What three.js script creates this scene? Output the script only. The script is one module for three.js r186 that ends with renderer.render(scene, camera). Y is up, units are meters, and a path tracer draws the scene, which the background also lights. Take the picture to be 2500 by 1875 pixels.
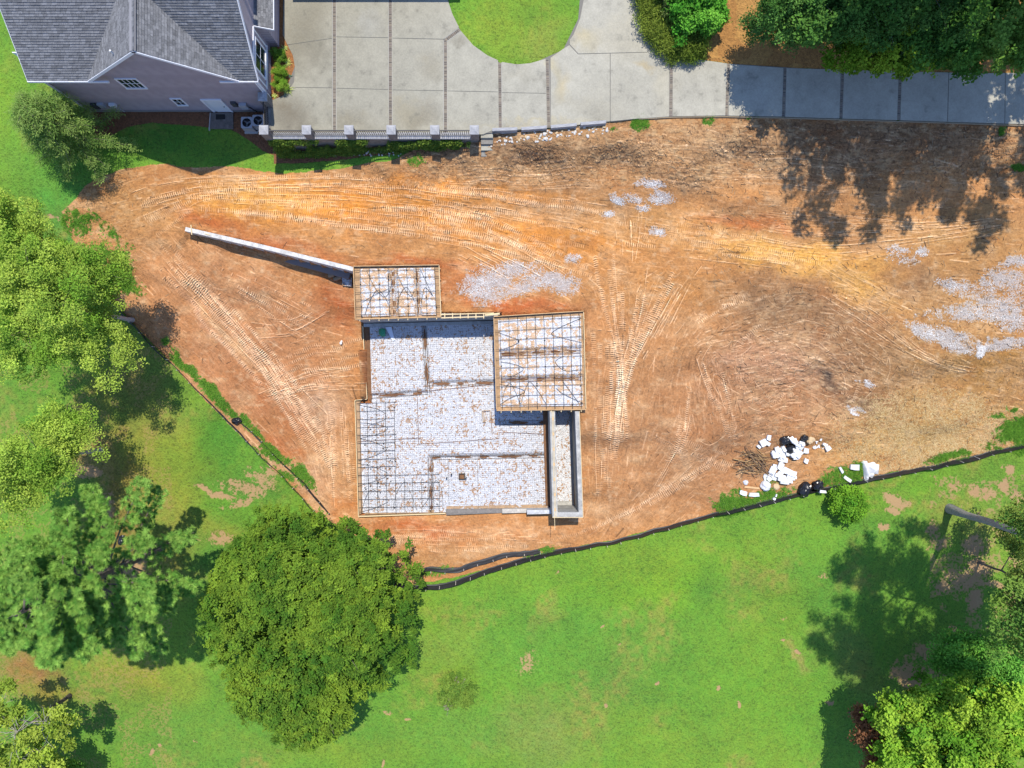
import * as THREE from 'three';
import { mergeGeometries } from 'three/addons/utils/BufferGeometryUtils.js';

// ---------------------------------------------------------------- camera, sky, sun, exposure
const V3 = THREE.Vector3;
const F = 1735, H = 50;                       // focal length in photo pixels, camera height in metres
const scene = new THREE.Scene();
const camera = new THREE.PerspectiveCamera(2 * Math.atan(937.5 / F) * 180 / Math.PI, 4 / 3, 0.5, 900);
camera.position.set(0, H, 0); camera.up.set(0, 0, -1); camera.lookAt(0, 0, 0);

const SKYGAIN = 1.15;
{
  const w = 256, h = 128, d = new Float32Array(w * h * 4);
  for (let j = 0; j < h; j++) for (let i = 0; i < w; i++) {
    const el = Math.max(0, Math.sin((j / h - 0.5) * Math.PI)), k = Math.pow(1 - el, 3);
    const o = (j * w + i) * 4;
    const below = j < h / 2 ? 0.35 : 1;
    d[o] = (0.17 + 0.33 * k) * SKYGAIN * below; d[o + 1] = (0.30 + 0.32 * k) * SKYGAIN * below; d[o + 2] = (0.66 + 0.20 * k) * SKYGAIN * below; d[o + 3] = 1;
  }
  const t = new THREE.DataTexture(d, w, h, THREE.RGBAFormat, THREE.FloatType);
  t.mapping = THREE.EquirectangularReflectionMapping; t.magFilter = THREE.LinearFilter; t.needsUpdate = true;
  scene.background = t; scene.environment = t;
}
const sun = new THREE.DirectionalLight(new THREE.Color().setRGB(1, 0.94, 0.84), 4.4);
sun.position.set(5.5, 100, -40); sun.target.position.set(0, 0, 0);
sun.castShadow = true; sun.shadow.mapSize.set(4096, 4096); sun.shadow.radius = 1;
Object.assign(sun.shadow.camera, { left: -60, right: 60, top: 60, bottom: -60, near: 1, far: 250 });
scene.add(sun); scene.add(sun.target);
const renderer = new THREE.WebGLRenderer({ antialias: true });
renderer.toneMapping = THREE.LinearToneMapping; renderer.toneMappingExposure = 1.3;
renderer.shadowMap.enabled = true;

// ---------------------------------------------------------------- helpers
function rng(seed) { let a = seed >>> 0; return () => { a = (a + 0x6D2B79F5) | 0; let t = Math.imul(a ^ (a >>> 15), 1 | a); t = (t + Math.imul(t ^ (t >>> 7), 61 | t)) ^ t; return ((t ^ (t >>> 14)) >>> 0) / 4294967296; }; }
const R0 = rng(7);
const rr = (a, b, r = R0) => a + (b - a) * r();
const clamp = (x, a = 0, b = 1) => x < a ? a : x > b ? b : x;
const lerp = (a, b, t) => a + (b - a) * t;
const sst = (a, b, x) => { const t = clamp((x - a) / (b - a)); return t * t * (3 - 2 * t); };
function hash2(i, j, s) { let h = Math.imul(i, 374761393) ^ Math.imul(j, 668265263) ^ Math.imul(s, 1442695041); h = Math.imul(h ^ (h >>> 13), 1274126177); h = Math.imul(h ^ (h >>> 16), 2246822519); return ((h ^ (h >>> 15)) >>> 0) / 4294967296; }
function vn(x, y, s = 0) { const i = Math.floor(x), j = Math.floor(y); let fx = x - i, fy = y - j; fx = fx * fx * (3 - 2 * fx); fy = fy * fy * (3 - 2 * fy); const a = hash2(i, j, s), b = hash2(i + 1, j, s), c = hash2(i, j + 1, s), d = hash2(i + 1, j + 1, s); return a + (b - a) * fx + (c - a + (a - b - c + d) * fx) * fy; }
function fbm(x, y, o, s = 0) { let v = 0, a = 0.5, n = 0; for (let k = 0; k < o; k++) { v += a * vn(x, y, s + k); n += a; a *= 0.5; x = x * 2.03 + 11.3; y = y * 2.03 + 5.7; } return v / n; }
const P = (u, v, y = 0) => new V3((u - 1250) * (H - y) / F, y, (v - 937.5) * (H - y) / F);   // photo pixel + height -> point
const toPx = (x, y, z) => [1250 + x * F / (H - y), 937.5 + z * F / (H - y)];
const lin = c => { c /= 255; return c <= 0.04045 ? c / 12.92 : Math.pow((c + 0.055) / 1.055, 2.4); };
const s8 = c => { c = clamp(c); return 255 * (c <= 0.0031308 ? c * 12.92 : 1.055 * Math.pow(c, 1 / 2.4) - 0.055); };
const rgb = (r, g, b) => new THREE.Color().setRGB(r, g, b);
function mat(r, g, b, rough = 0.9, extra = {}) { return new THREE.MeshStandardMaterial({ color: rgb(r, g, b), roughness: rough, metalness: 0, ...extra }); }
const used = new Map();
function numbered(n) { const k = used.get(n) || 0; used.set(n, k + 1); return k ? `${n}_${String(k).padStart(3, '0')}` : n; }
function mesh(name, geo, m, parent) { const o = new THREE.Mesh(geo, m); o.name = parent ? name : numbered(name); o.castShadow = o.receiveShadow = true; (parent || scene).add(o); return o; }
function tag(o, label, category, group) { o.userData.label = label; o.userData.category = category; if (group) o.userData.group = group; return o; }
function struct(o) { o.userData.kind = 'structure'; return o; }
function thing(name, label, category, pos = [0, 0, 0], group) { const o = new THREE.Group(); o.name = numbered(name); o.position.set(...pos); scene.add(o); return tag(o, label, category, group); }
function inPoly(x, z, p) { let c = false; for (let i = 0, j = p.length - 1; i < p.length; j = i++) { if ((p[i][1] > z) !== (p[j][1] > z) && x < (p[j][0] - p[i][0]) * (z - p[i][1]) / (p[j][1] - p[i][1]) + p[i][0]) c = !c; } return c; }
const W = (list, y) => list.map(([u, v]) => { const p = P(u, v, y); return [p.x, p.z]; });        // pixels at height y -> [x, z]
function geoFrom(pos, uv, col, smooth) {
  const g = new THREE.BufferGeometry(); g.setAttribute('position', new THREE.Float32BufferAttribute(pos, 3));
  g.setAttribute('uv', new THREE.Float32BufferAttribute(uv || new Array(pos.length / 3 * 2).fill(0), 2));
  if (col) g.setAttribute('color', new THREE.Float32BufferAttribute(col, 3));
  g.computeVertexNormals(); return g;
}
function prism(poly, y0, y1, k = 0) {          // upright body over a polygon [[x,z]...]; uv in metres; k: chamfer of the top edge
  let A = 0; for (let i = 0; i < poly.length; i++) { const a = poly[i], b = poly[(i + 1) % poly.length]; A += a[0] * b[1] - b[0] * a[1]; }
  if (A > 0) poly = [...poly].reverse();
  const pos = [], uv = [], n = poly.length;
  let top = poly;
  if (k) top = poly.map((p, i) => { const a = poly[(i + n - 1) % n], b = poly[(i + 1) % n], l1 = Math.hypot(p[0] - a[0], p[1] - a[1]) || 1, l2 = Math.hypot(b[0] - p[0], b[1] - p[1]) || 1; const nx = (p[1] - a[1]) / l1 + (b[1] - p[1]) / l2, nz = -((p[0] - a[0]) / l1 + (b[0] - p[0]) / l2), l = Math.hypot(nx, nz) || 1; return [p[0] + nx / l * k, p[1] + nz / l * k]; });
  const tri = THREE.ShapeUtils.triangulateShape(top.map(p => new THREE.Vector2(p[0], p[1])), []);
  for (const t of tri) { let [a, b, c] = t.map(i => top[i]); if ((b[0] - a[0]) * (c[1] - a[1]) - (b[1] - a[1]) * (c[0] - a[0]) > 0) [b, c] = [c, b]; for (const p of [a, b, c]) { pos.push(p[0], y1, p[1]); uv.push(p[0], p[1]); } }
  const yk = y1 - k; let s = 0;
  for (let i = 0; i < n; i++) {
    const a = poly[i], b = poly[(i + 1) % n], L = Math.hypot(b[0] - a[0], b[1] - a[1]);
    const q = (p1, h1, p2, h2, p3, h3, p4, h4, u1, u2, u3, u4) => { pos.push(p1[0], h1, p1[1], p2[0], h2, p2[1], p3[0], h3, p3[1], p1[0], h1, p1[1], p3[0], h3, p3[1], p4[0], h4, p4[1]); uv.push(u1, h1, u2, h2, u3, h3, u1, h1, u3, h3, u4, h4); };
    q(a, y0, b, y0, b, yk, a, yk, s, s + L, s + L, s);
    if (k) q(a, yk, b, yk, top[(i + 1) % n], y1, top[i], y1, s, s + L, s + L, s);
    s += L;
  }
  return geoFrom(pos, uv);
}
function bar(a, b, w, hgt, off = 0) {           // board lying from a to b (Vector3), w wide, hgt high, its top at a.y / b.y
  const d = new V3().subVectors(b, a), L = d.length(); const g = new THREE.BoxGeometry(L, hgt, w); g.translate(0, -hgt / 2, off);
  const m = new THREE.Matrix4(), x = d.clone().normalize(), up = new V3(0, 1, 0); if (Math.abs(x.y) > 0.98) up.set(0, 0, 1);
  const z = new V3().crossVectors(x, up).normalize(), y = new V3().crossVectors(z, x);
  m.makeBasis(x, y, z); m.setPosition(a.clone().add(b).multiplyScalar(0.5)); g.applyMatrix4(m); return g;
}
function tube(pts, r0, r1, sides = 6, cap = true) {
  const n = pts.length, pos = [], idx = [], uv = []; let up = new V3(0.3, 1, 0.2).normalize(); let acc = 0;
  for (let i = 0; i < n; i++) {
    const t = new V3().subVectors(pts[Math.min(n - 1, i + 1)], pts[Math.max(0, i - 1)]).normalize();
    if (Math.abs(t.dot(up)) > 0.95) up = new V3(1, 0.1, 0.3).normalize();
    const a = new V3().crossVectors(t, up).normalize(), b = new V3().crossVectors(a, t).normalize(); const r = Array.isArray(r0) ? r0[i] : lerp(r0, r1, i / (n - 1));
    if (i) acc += pts[i].distanceTo(pts[i - 1]);
    for (let k = 0; k < sides; k++) { const an = k / sides * 2 * Math.PI, c = Math.cos(an) * r, s = Math.sin(an) * r; pos.push(pts[i].x + a.x * c + b.x * s, pts[i].y + a.y * c + b.y * s, pts[i].z + a.z * c + b.z * s); uv.push(k / sides, acc); }
  }
  for (let i = 0; i < n - 1; i++) for (let k = 0; k < sides; k++) { const a = i * sides + k, b = i * sides + (k + 1) % sides, c = a + sides, d = b + sides; idx.push(a, b, c, b, d, c); }
  if (cap) for (let k = 1; k < sides - 1; k++) { idx.push(0, k + 1, k); const o = (n - 1) * sides; idx.push(o, o + k, o + k + 1); }
  const g = new THREE.BufferGeometry(); g.setAttribute('position', new THREE.Float32BufferAttribute(pos, 3)); g.setAttribute('uv', new THREE.Float32BufferAttribute(uv, 2)); g.setIndex(idx); g.computeVertexNormals(); return g;
}
const merge = list => mergeGeometries(list.map(g => { const n = g.index ? g.toNonIndexed() : g; for (const k of Object.keys(n.attributes)) if (!['position', 'normal', 'uv', 'color'].includes(k)) n.deleteAttribute(k); return n; }));
const box = (w, h, d, x = 0, y = 0, z = 0) => new THREE.BoxGeometry(w, h, d).translate(x, y, z);
function instanced(name, geo, m, list, parent, kind = 'stuff') {      // list of [x,y,z, sx,sy,sz, quaternion | null, color | null]
  const o = new THREE.InstancedMesh(geo, m, list.length), M = new THREE.Matrix4(), p = new V3(), s = new V3(), q0 = new THREE.Quaternion();
  list.forEach((e, i) => { M.compose(p.set(e[0], e[1], e[2]), e[6] || q0, s.set(e[3], e[4], e[5])); o.setMatrixAt(i, M); if (e[7]) o.setColorAt(i, e[7]); });
  o.name = parent ? name : numbered(name); o.castShadow = o.receiveShadow = true; o.userData.kind = kind; (parent || scene).add(o); return o;
}
const qEuler = (x, y, z) => new THREE.Quaternion().setFromEuler(new THREE.Euler(x, y, z, 'YXZ'));
function texture(w, h, data, srgb, wrap = THREE.RepeatWrapping) { const t = new THREE.DataTexture(data, w, h, THREE.RGBAFormat); t.magFilter = THREE.LinearFilter; t.wrapS = t.wrapT = wrap; if (srgb) t.colorSpace = THREE.SRGBColorSpace; t.needsUpdate = true; return t; }
function grain(w, fn, srgb) { const d = new Uint8Array(w * w * 4); for (let j = 0; j < w; j++) for (let i = 0; i < w; i++) { const c = fn(i / w, j / w), o = (j * w + i) * 4; d[o] = c[0]; d[o + 1] = c[1]; d[o + 2] = c[2]; d[o + 3] = 255; } return texture(w, w, d, srgb); }
// noise that tiles over [0,1)
function tn(x, y, n, s) { const i = Math.floor(x * n), j = Math.floor(y * n); let fx = x * n - i, fy = y * n - j; fx = fx * fx * (3 - 2 * fx); fy = fy * fy * (3 - 2 * fy); const w = k => ((k % n) + n) % n; const a = hash2(w(i), w(j), s), b = hash2(w(i + 1), w(j), s), c = hash2(w(i), w(j + 1), s), d = hash2(w(i + 1), w(j + 1), s); return a + (b - a) * fx + (c - a + (a - b - c + d) * fx) * fy; }
function withRepeat(t, a, b) { const c = t.clone(); c.repeat.set(a, b); c.needsUpdate = true; return c; }

// ---------------------------------------------------------------- levels of the place
const DY = 2.4, TOP = 0, FL = -2.95;             // driveway, top of the foundation walls, basement floor
const driveSouth = [[650, 328], [1180, 328], [1200, 319], [1345, 312], [1480, 297], [1550, 290], [1640, 284], [1760, 282], [1900, 284], [2060, 289], [2200, 293], [2350, 298], [2760, 311]];
const driveNorth = [[2760, 172], [2400, 179], [2200, 174], [2060, 170], [1920, 166], [1800, 158], [1720, 147], [1640, 137], [1625, 125], [1600, 100], [1580, 65], [1570, 30], [1562, 0], [1553, -90], [1430, -90], [1425, 0], [1416, 45], [1400, 85], [1375, 118], [1340, 141], [1295, 154], [1262, 157], [1225, 151], [1190, 135], [1155, 110], [1125, 75], [1105, 35], [1093, 0], [1075, -90], [698, -90], [692, 20], [690, 85], [702, 110], [715, 135], [720, 165], [718, 200], [705, 220], [690, 234], [668, 243], [652, 243]];
const driveOutline = W([...driveSouth, ...driveNorth], DY);
const plateau = [...W(driveSouth, DY), [60, -17], [60, -80], [-16.35, -80], [-16.35, -16.7]];
const formA = W([[861.7, 649.2], [1072.6, 645.8], [1077.4, 774.6], [866.4, 780]], 0.1);
const formB = W([[1204.6, 772], [1425.6, 758.6], [1431.5, 1000.7], [1211.3, 1003.2]], 0.1);
const floorPoly = [[-11.1, -4.8], [-1.0, -5.0], [-.85, 1.5], [4.72, 1.5], [4.75, 9.2], [2.95, 9.5], [-0.7, 9.55], [-4.9, 9.62], [-11.45, 9.82], [-11.68, 1.2], [-10.85, 1.1]];
// control points: pixel, height, and the side of the retaining wall they hold for (1 upper, 2 lower, 0 both)
const ctl = [[0, 100, .2], [-150, 300, .2], [0, 330, 0], [100, 40, .2], [300, 300, 0], [450, 330, 0], [600, 345, -.05], [683, 418, -.2], [760, 400, 0], [850, 392, .4], [950, 385, .85], [1050, 375, 1.25], [1158, 364, 1.6], [1210, 335, 2.0], [1300, 325, 2.2], [1400, 318, 2.2], [1480, 306, 2.22], [1540, 300, 2.22], [1600, 296, 2.22], [1660, 294, 2.22], [1730, 292, 2.22], [1800, 293, 2.22], [1870, 294, 2.22], [1940, 295, 2.22], [2010, 298, 2.22], [2080, 300, 2.22], [2160, 303, 2.22], [2250, 306, 2.22], [2340, 309, 2.22], [2430, 312, 2.22], [2520, 316, 2.22], [2700, 325, 2.22],
  [1100, 430, .6], [1300, 430, .7], [1500, 430, .8], [1800, 420, 1.0], [2100, 420, 1.1], [2400, 420, 1.2], [2650, 420, 1.2], [700, 450, -.2], [900, 450, .1], [400, 440, -.2], [500, 490, -.1], [700, 520, 0], [900, 560, 0], [1100, 560, 0], [1300, 560, 0], [1500, 560, .1], [1700, 560, .2], [2000, 560, .3], [2300, 560, .5], [2600, 560, .6],
  [480, 545, -.3, 1], [600, 580, -.1, 1], [720, 610, -.1, 1], [820, 640, -.1, 1], [860, 636, -.1, 1], [1000, 636, -.08], [1085, 636, -.08], [1085, 690, -.08], [1100, 755, -.1], [1180, 755, -.1], [1300, 745, -.08], [1440, 760, -.08], [1440, 880, -.12], [1442, 1000, -.5], [1500, 700, 0],
  [200, 480, -.4], [250, 580, -.8], [320, 560, -.6], [420, 570, -.6], [400, 640, -1.0], [480, 600, -1.0, 2], [600, 640, -1.5, 2], [750, 690, -1.9, 2], [850, 715, -2.4, 2], [870, 800, -2.9, 2], [850, 900, -2.95, 2], [700, 900, -2.75], [600, 800, -2.3], [500, 780, -1.9], [370, 730, -1.4], [500, 920, -2.3], [620, 1050, -2.85], [830, 1050, -3.05, 2], [850, 1200, -3.1, 2], [740, 1180, -3.05], [900, 1290, -3.12], [1100, 1290, -3.1], [1300, 1290, -2.75], [1440, 1275, -2.45], [1200, 1330, -3.1],
  [1600, 800, -.2], [1800, 800, -.2], [2000, 800, -.2], [2300, 800, 0], [2600, 800, .1], [1500, 900, -.5], [1500, 1000, -.9], [1700, 1000, -1], [2000, 1000, -1.1], [2300, 1000, -1.1], [2600, 1000, -1.1], [1440, 1140, -1.7], [1550, 1150, -1.9], [1600, 1240, -2.3], [1800, 1180, -2.2], [2000, 1150, -2.1], [2300, 1100, -2], [2550, 1060, -1.9], [1300, 1365, -3.05], [1000, 1430, -3.2], [1700, 1290, -2.8], [2000, 1220, -2.5], [2300, 1160, -2.3],
  [1200, 1600, -3.4], [1600, 1500, -3.2], [1800, 1600, -3.3], [2319, 1242, -2.4], [2300, 1500, -3], [2550, 1300, -2.5], [2600, 1600, -3.2], [500, 1500, -3.2], [700, 1350, -3.2], [1000, 1850, -3.8], [1500, 1850, -3.8], [2000, 1850, -3.8], [2500, 1850, -3.7], [500, 1850, -3.7], [100, 1800, -3.4], [-100, 1500, -3], [200, 1500, -3], [100, 1300, -2.6], [300, 1300, -2.7], [-100, 1000, -1.8], [200, 1000, -2.0], [400, 1000, -2.3], [100, 800, -1.4], [100, 600, -.8], [-150, 600, -.6], [1250, 2100, -4], [200, 2100, -3.8], [2300, 2100, -4]].map(c => { const p = P(c[0], c[1], c[2]); return [p.x, p.z, c[2], c[3] || 0]; });
const wallLine = W([[452, 559], [862, 661]], 0.05);           // the stub retaining wall west of the foundation
const lowSide = [[wallLine[0][0], wallLine[0][1]], [wallLine[1][0], wallLine[1][1]], [-11.1, -8], [-11.05, 9.8], [-11, 14], [-24, 14], [-24, -9.5]];
function field(x, z) {
  const side = inPoly(x, z, lowSide) ? 2 : 1; let s = 0, t = 0;
  for (const c of ctl) { if (c[3] && c[3] !== side) continue; const dx = c[0] - x, dz = c[1] - z, d = dx * dx + dz * dz + 0.8, w = 1 / (d * d * Math.sqrt(d)); s += w * c[2]; t += w; }
  return s / t;
}
function groundY(x, z) {
  if (inPoly(x, z, plateau)) return inPoly(x, z, driveOutline) ? 2.28 : 2.37;
  if (inPoly(x, z, floorPoly)) return FL - 0.25;
  if (inPoly(x, z, formA) || inPoly(x, z, formB)) return -0.45;
  return field(x, z) + 0.10 * (fbm(x * 0.7, z * 0.7, 3, 5) - 0.5);
}
// terrain heights on a grid
const TX = 46, TZ = 36, TC = 0.2, TNX = Math.round(2 * TX / TC) + 1, TNZ = Math.round(2 * TZ / TC) + 1;
const TH = new Float32Array(TNX * TNZ);
for (let j = 0; j < TNZ; j++) for (let i = 0; i < TNX; i++) TH[j * TNX + i] = groundY(-TX + i * TC, -TZ + j * TC);
function gy(x, z) { const a = clamp((x + TX) / TC, 0, TNX - 1.001), b = clamp((z + TZ) / TC, 0, TNZ - 1.001), i = Math.floor(a), j = Math.floor(b), fx = a - i, fz = b - j, o = j * TNX + i; return lerp(lerp(TH[o], TH[o + 1], fx), lerp(TH[o + TNX], TH[o + TNX + 1], fx), fz); }
function G(u, v, g = -1) { let y = g; for (let k = 0; k < 6; k++) { const p = P(u, v, y); y = lerp(y, gy(p.x, p.z), 0.8); } const p = P(u, v, y); p.y = gy(p.x, p.z); return p; }   // the ground seen at a pixel

// ---------------------------------------------------------------- what the ground is made of
const GX = 42, GZ = 31.5, GW = 2048, GH = 1536, GS = GW / (2 * GX);
const gcol = new Float32Array(GW * GH * 3), gbump = new Float32Array(GW * GH), gkind = new Uint8Array(GW * GH);   // kind: 1 bare soil, 2 lawn, 3 mulch
const dirtPoly = [[150, 520], [215, 450], [300, 412], [400, 400], [470, 412], [560, 402], [640, 418], [700, 424], [830, 410], [950, 392], [1010, 360], [1060, 338], [1160, 326], [1200, 318], [1345, 306], [1480, 292], [1600, 282], [1900, 280], [2200, 290], [2700, 300], [2700, 1030], [2500, 1083], [2300, 1133], [2130, 1163], [1980, 1198], [1800, 1238], [1700, 1265], [1540, 1308], [1400, 1340], [1290, 1362], [1160, 1398], [1010, 1428], [960, 1400], [900, 1330], [800, 1268], [771, 1251], [727, 1203], [660, 1137], [585, 1058], [506, 979], [424, 893], [380, 850], [330, 790], [285, 745], [265, 715], [240, 640], [180, 585]];
const B = (u, v, ru, rv, rot, c, w = 1) => [u, v, 1 / ru, 1 / rv, Math.cos(rot), Math.sin(rot), lin(c[0]), lin(c[1]), lin(c[2]), w];
const cOr = [232, 148, 52], cRed = [190, 92, 38], cTan = [204, 156, 104], cBr = [176, 124, 80], cGr = [146, 112, 78], cCream = [232, 190, 138], cYel = [242, 178, 80], cPink = [214, 160, 120], cDk = [118, 88, 62], cStraw = [206, 164, 92];
const dirtBlobs = [
  ...[[470, 940], [530, 995], [575, 1040], [620, 1085], [660, 1125], [700, 1165], [740, 1205], [775, 1240], [420, 885]].map(([u, v]) => B(u + 14, v - 2, 17, 40, -.78, [222, 178, 128], 1)),
  B(1680, 1040, 330, 220, 0, [184, 132, 90], .95), B(2000, 850, 300, 160, .2, [164, 122, 86], .9), B(600, 850, 300, 260, .7, [198, 136, 90], .85), B(2300, 940, 260, 180, 0, [184, 140, 84], .9), B(1640, 380, 900, 60, 0, [176, 128, 82], .8),
  B(1500, 360, 1000, 95, 0, [190, 148, 100], .9), B(1120, 345, 160, 40, 0, cGr, .6), B(1300, 370, 220, 45, .05, cDk, .45), B(1620, 380, 160, 60, .4, cTan, .6), B(1260, 460, 240, 14, .02, cDk, .55), B(2150, 330, 420, 60, 0, cDk, .6), B(2000, 420, 280, 70, .1, cGr, .4),
  B(820, 500, 460, 70, .05, cOr, .95), B(1250, 560, 330, 60, .18, cOr, .8), B(1000, 600, 260, 50, .1, [214, 150, 86], .6), B(620, 480, 170, 40, .1, cYel, .7), B(1300, 520, 230, 30, .12, cCream, .4), B(1150, 470, 260, 30, .08, cOr, .8), B(520, 530, 120, 22, .2, cRed, .7), B(700, 600, 200, 26, .25, cRed, .55),
  B(330, 520, 150, 110, .3, [196, 146, 88], .8), B(420, 440, 160, 40, .1, [184, 128, 76], .7), B(820, 740, 70, 70, 0, cRed, .75), B(1100, 690, 90, 60, 0, cRed, .5), B(1280, 742, 170, 22, 0, cRed, .8), B(1440, 830, 45, 140, 0, cBr, .7), B(1030, 640, 160, 14, 0, cRed, .6),
  B(560, 760, 260, 150, .6, [198, 138, 90], .8), B(640, 900, 200, 110, .7, [190, 130, 82], .6), B(420, 690, 130, 70, .8, [206, 146, 94], .7), B(560, 820, 150, 16, .85, cCream, .55), B(500, 780, 120, 14, .9, cPink, .6), B(700, 1010, 170, 60, .8, [180, 110, 62], .55), B(800, 1130, 60, 120, 0, [210, 158, 110], .7), B(760, 1180, 70, 50, .8, cPink, .65), B(790, 985, 60, 60, 0, [226, 196, 162], .45), B(690, 1080, 70, 24, .6, cRed, .45),
  B(850, 1240, 60, 26, 0, [204, 120, 54], .7), B(1100, 1300, 330, 50, 0, [204, 136, 80], .7), B(1020, 1290, 120, 24, 0, cRed, .55), B(1150, 1345, 200, 26, -.1, cTan, .5), B(1500, 1260, 180, 60, -.3, [200, 146, 96], .5),
  B(1560, 1000, 170, 260, 0, [194, 138, 86], .7), B(1500, 860, 70, 180, .1, [214, 150, 92], .5), B(1640, 560, 240, 60, .1, [210, 152, 84], .6), B(1650, 700, 260, 60, 0, [204, 140, 72], .6), B(1950, 630, 220, 45, .12, cYel, .95), B(2100, 690, 140, 60, .5, [222, 166, 86], .8), B(1820, 545, 140, 16, .1, [200, 108, 50], .7), B(1880, 520, 170, 24, .08, cGr, .55), B(2030, 590, 160, 20, .05, cGr, .4),
  B(1900, 740, 170, 60, .2, cGr, .85), B(2060, 830, 200, 90, .5, [158, 116, 74], .7), B(1930, 920, 190, 110, .2, [196, 146, 104], .65), B(1850, 880, 130, 50, .1, cPink, .5), B(2130, 1000, 130, 70, .4, [140, 104, 70], .6), B(2020, 940, 50, 30, .6, [94, 74, 58], .7), B(2015, 915, 22, 17, 0, [70, 58, 50], .8), B(2100, 990, 70, 26, .7, [110, 92, 74], .6), B(1750, 1120, 190, 90, -.2, [186, 134, 86], .5), B(2250, 1060, 240, 90, -.2, cStraw, .85), B(2380, 980, 160, 110, 0, [196, 150, 88], .8), B(2350, 600, 230, 100, 0, [190, 144, 84], .7), B(2250, 690, 80, 50, .3, [150, 114, 78], .7), B(2420, 890, 130, 60, -.1, [186, 136, 66], .8), B(2350, 760, 180, 80, 0, [204, 158, 98], .6), B(1880, 1110, 90, 60, .3, [150, 108, 72], .5),
];
const lawnBlobs = [
  B(1650, 1420, 260, 90, 0, [128, 190, 44], .7), B(1350, 1560, 220, 110, 0, [120, 192, 64], .6), B(1800, 1440, 110, 60, .3, [66, 140, 62], .6), B(2020, 1420, 120, 90, 0, [82, 156, 56], .5), B(1720, 1800, 220, 80, .2, [126, 176, 58], .5), B(1500, 1680, 120, 110, .2, [104, 158, 66], .5), B(1330, 1790, 150, 90, 0, [140, 160, 92], .6), B(1080, 1580, 120, 60, 0, [140, 172, 88], .5), B(2080, 1620, 110, 60, .9, [140, 158, 92], .6), B(1960, 1600, 40, 20, .9, [188, 166, 120], .5), B(1340, 1500, 22, 90, .4, [160, 170, 90], .55), B(1900, 1730, 160, 110, 0, [112, 182, 52], .5), B(1100, 1780, 180, 70, 0, [116, 176, 70], .5), B(750, 1830, 280, 50, 0, [148, 178, 56], .5), B(420, 1800, 240, 110, .3, [120, 172, 64], .6), B(330, 1650, 150, 80, .2, [172, 172, 66], .65),
  B(380, 1210, 130, 240, .2, [176, 168, 74], .7), B(450, 1120, 90, 160, .5, [118, 168, 48], .5), B(560, 1060, 60, 130, .7, [76, 152, 44], .75), B(600, 1180, 110, 40, 0, [86, 150, 56], .6), B(440, 960, 60, 130, .7, [124, 160, 56], .6), B(310, 960, 110, 220, .3, [150, 136, 70], .75), B(230, 1120, 60, 60, 0, [196, 150, 112], .7), B(270, 1300, 70, 160, .1, [160, 104, 72], .85), B(70, 1620, 90, 70, .3, [176, 120, 86], .9), B(130, 1690, 110, 40, .3, [176, 148, 66], .7), B(540, 1300, 80, 50, .2, [182, 176, 76], .6), B(30, 770, 60, 60, 0, [150, 134, 72], .7), B(420, 1370, 60, 120, 0, [186, 160, 90], .5),
  B(30, 200, 60, 190, 0, [132, 186, 58], .6), B(130, 470, 130, 90, .3, [86, 168, 62], .8), B(60, 400, 70, 60, 0, [112, 176, 66], .6), B(160, 600, 60, 120, 0, [92, 158, 66], .7), B(410, 330, 190, 70, 0, [64, 140, 40], .7),
  B(1250, 60, 110, 110, 0, [134, 178, 58], .7), B(1330, 90, 60, 60, 0, [150, 162, 84], .5), B(1180, 60, 60, 70, 0, [150, 184, 64], .5), B(1300, 20, 60, 40, 0, [90, 144, 48], .5), B(2250, 1180, 160, 50, -.2, [116, 178, 48], .6), B(2420, 1180, 120, 90, 0, [92, 158, 58], .6), B(2130, 1300, 90, 60, 0, [80, 158, 56], .6), B(2360, 1280, 110, 70, 0, [144, 158, 82], .6),
];
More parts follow.
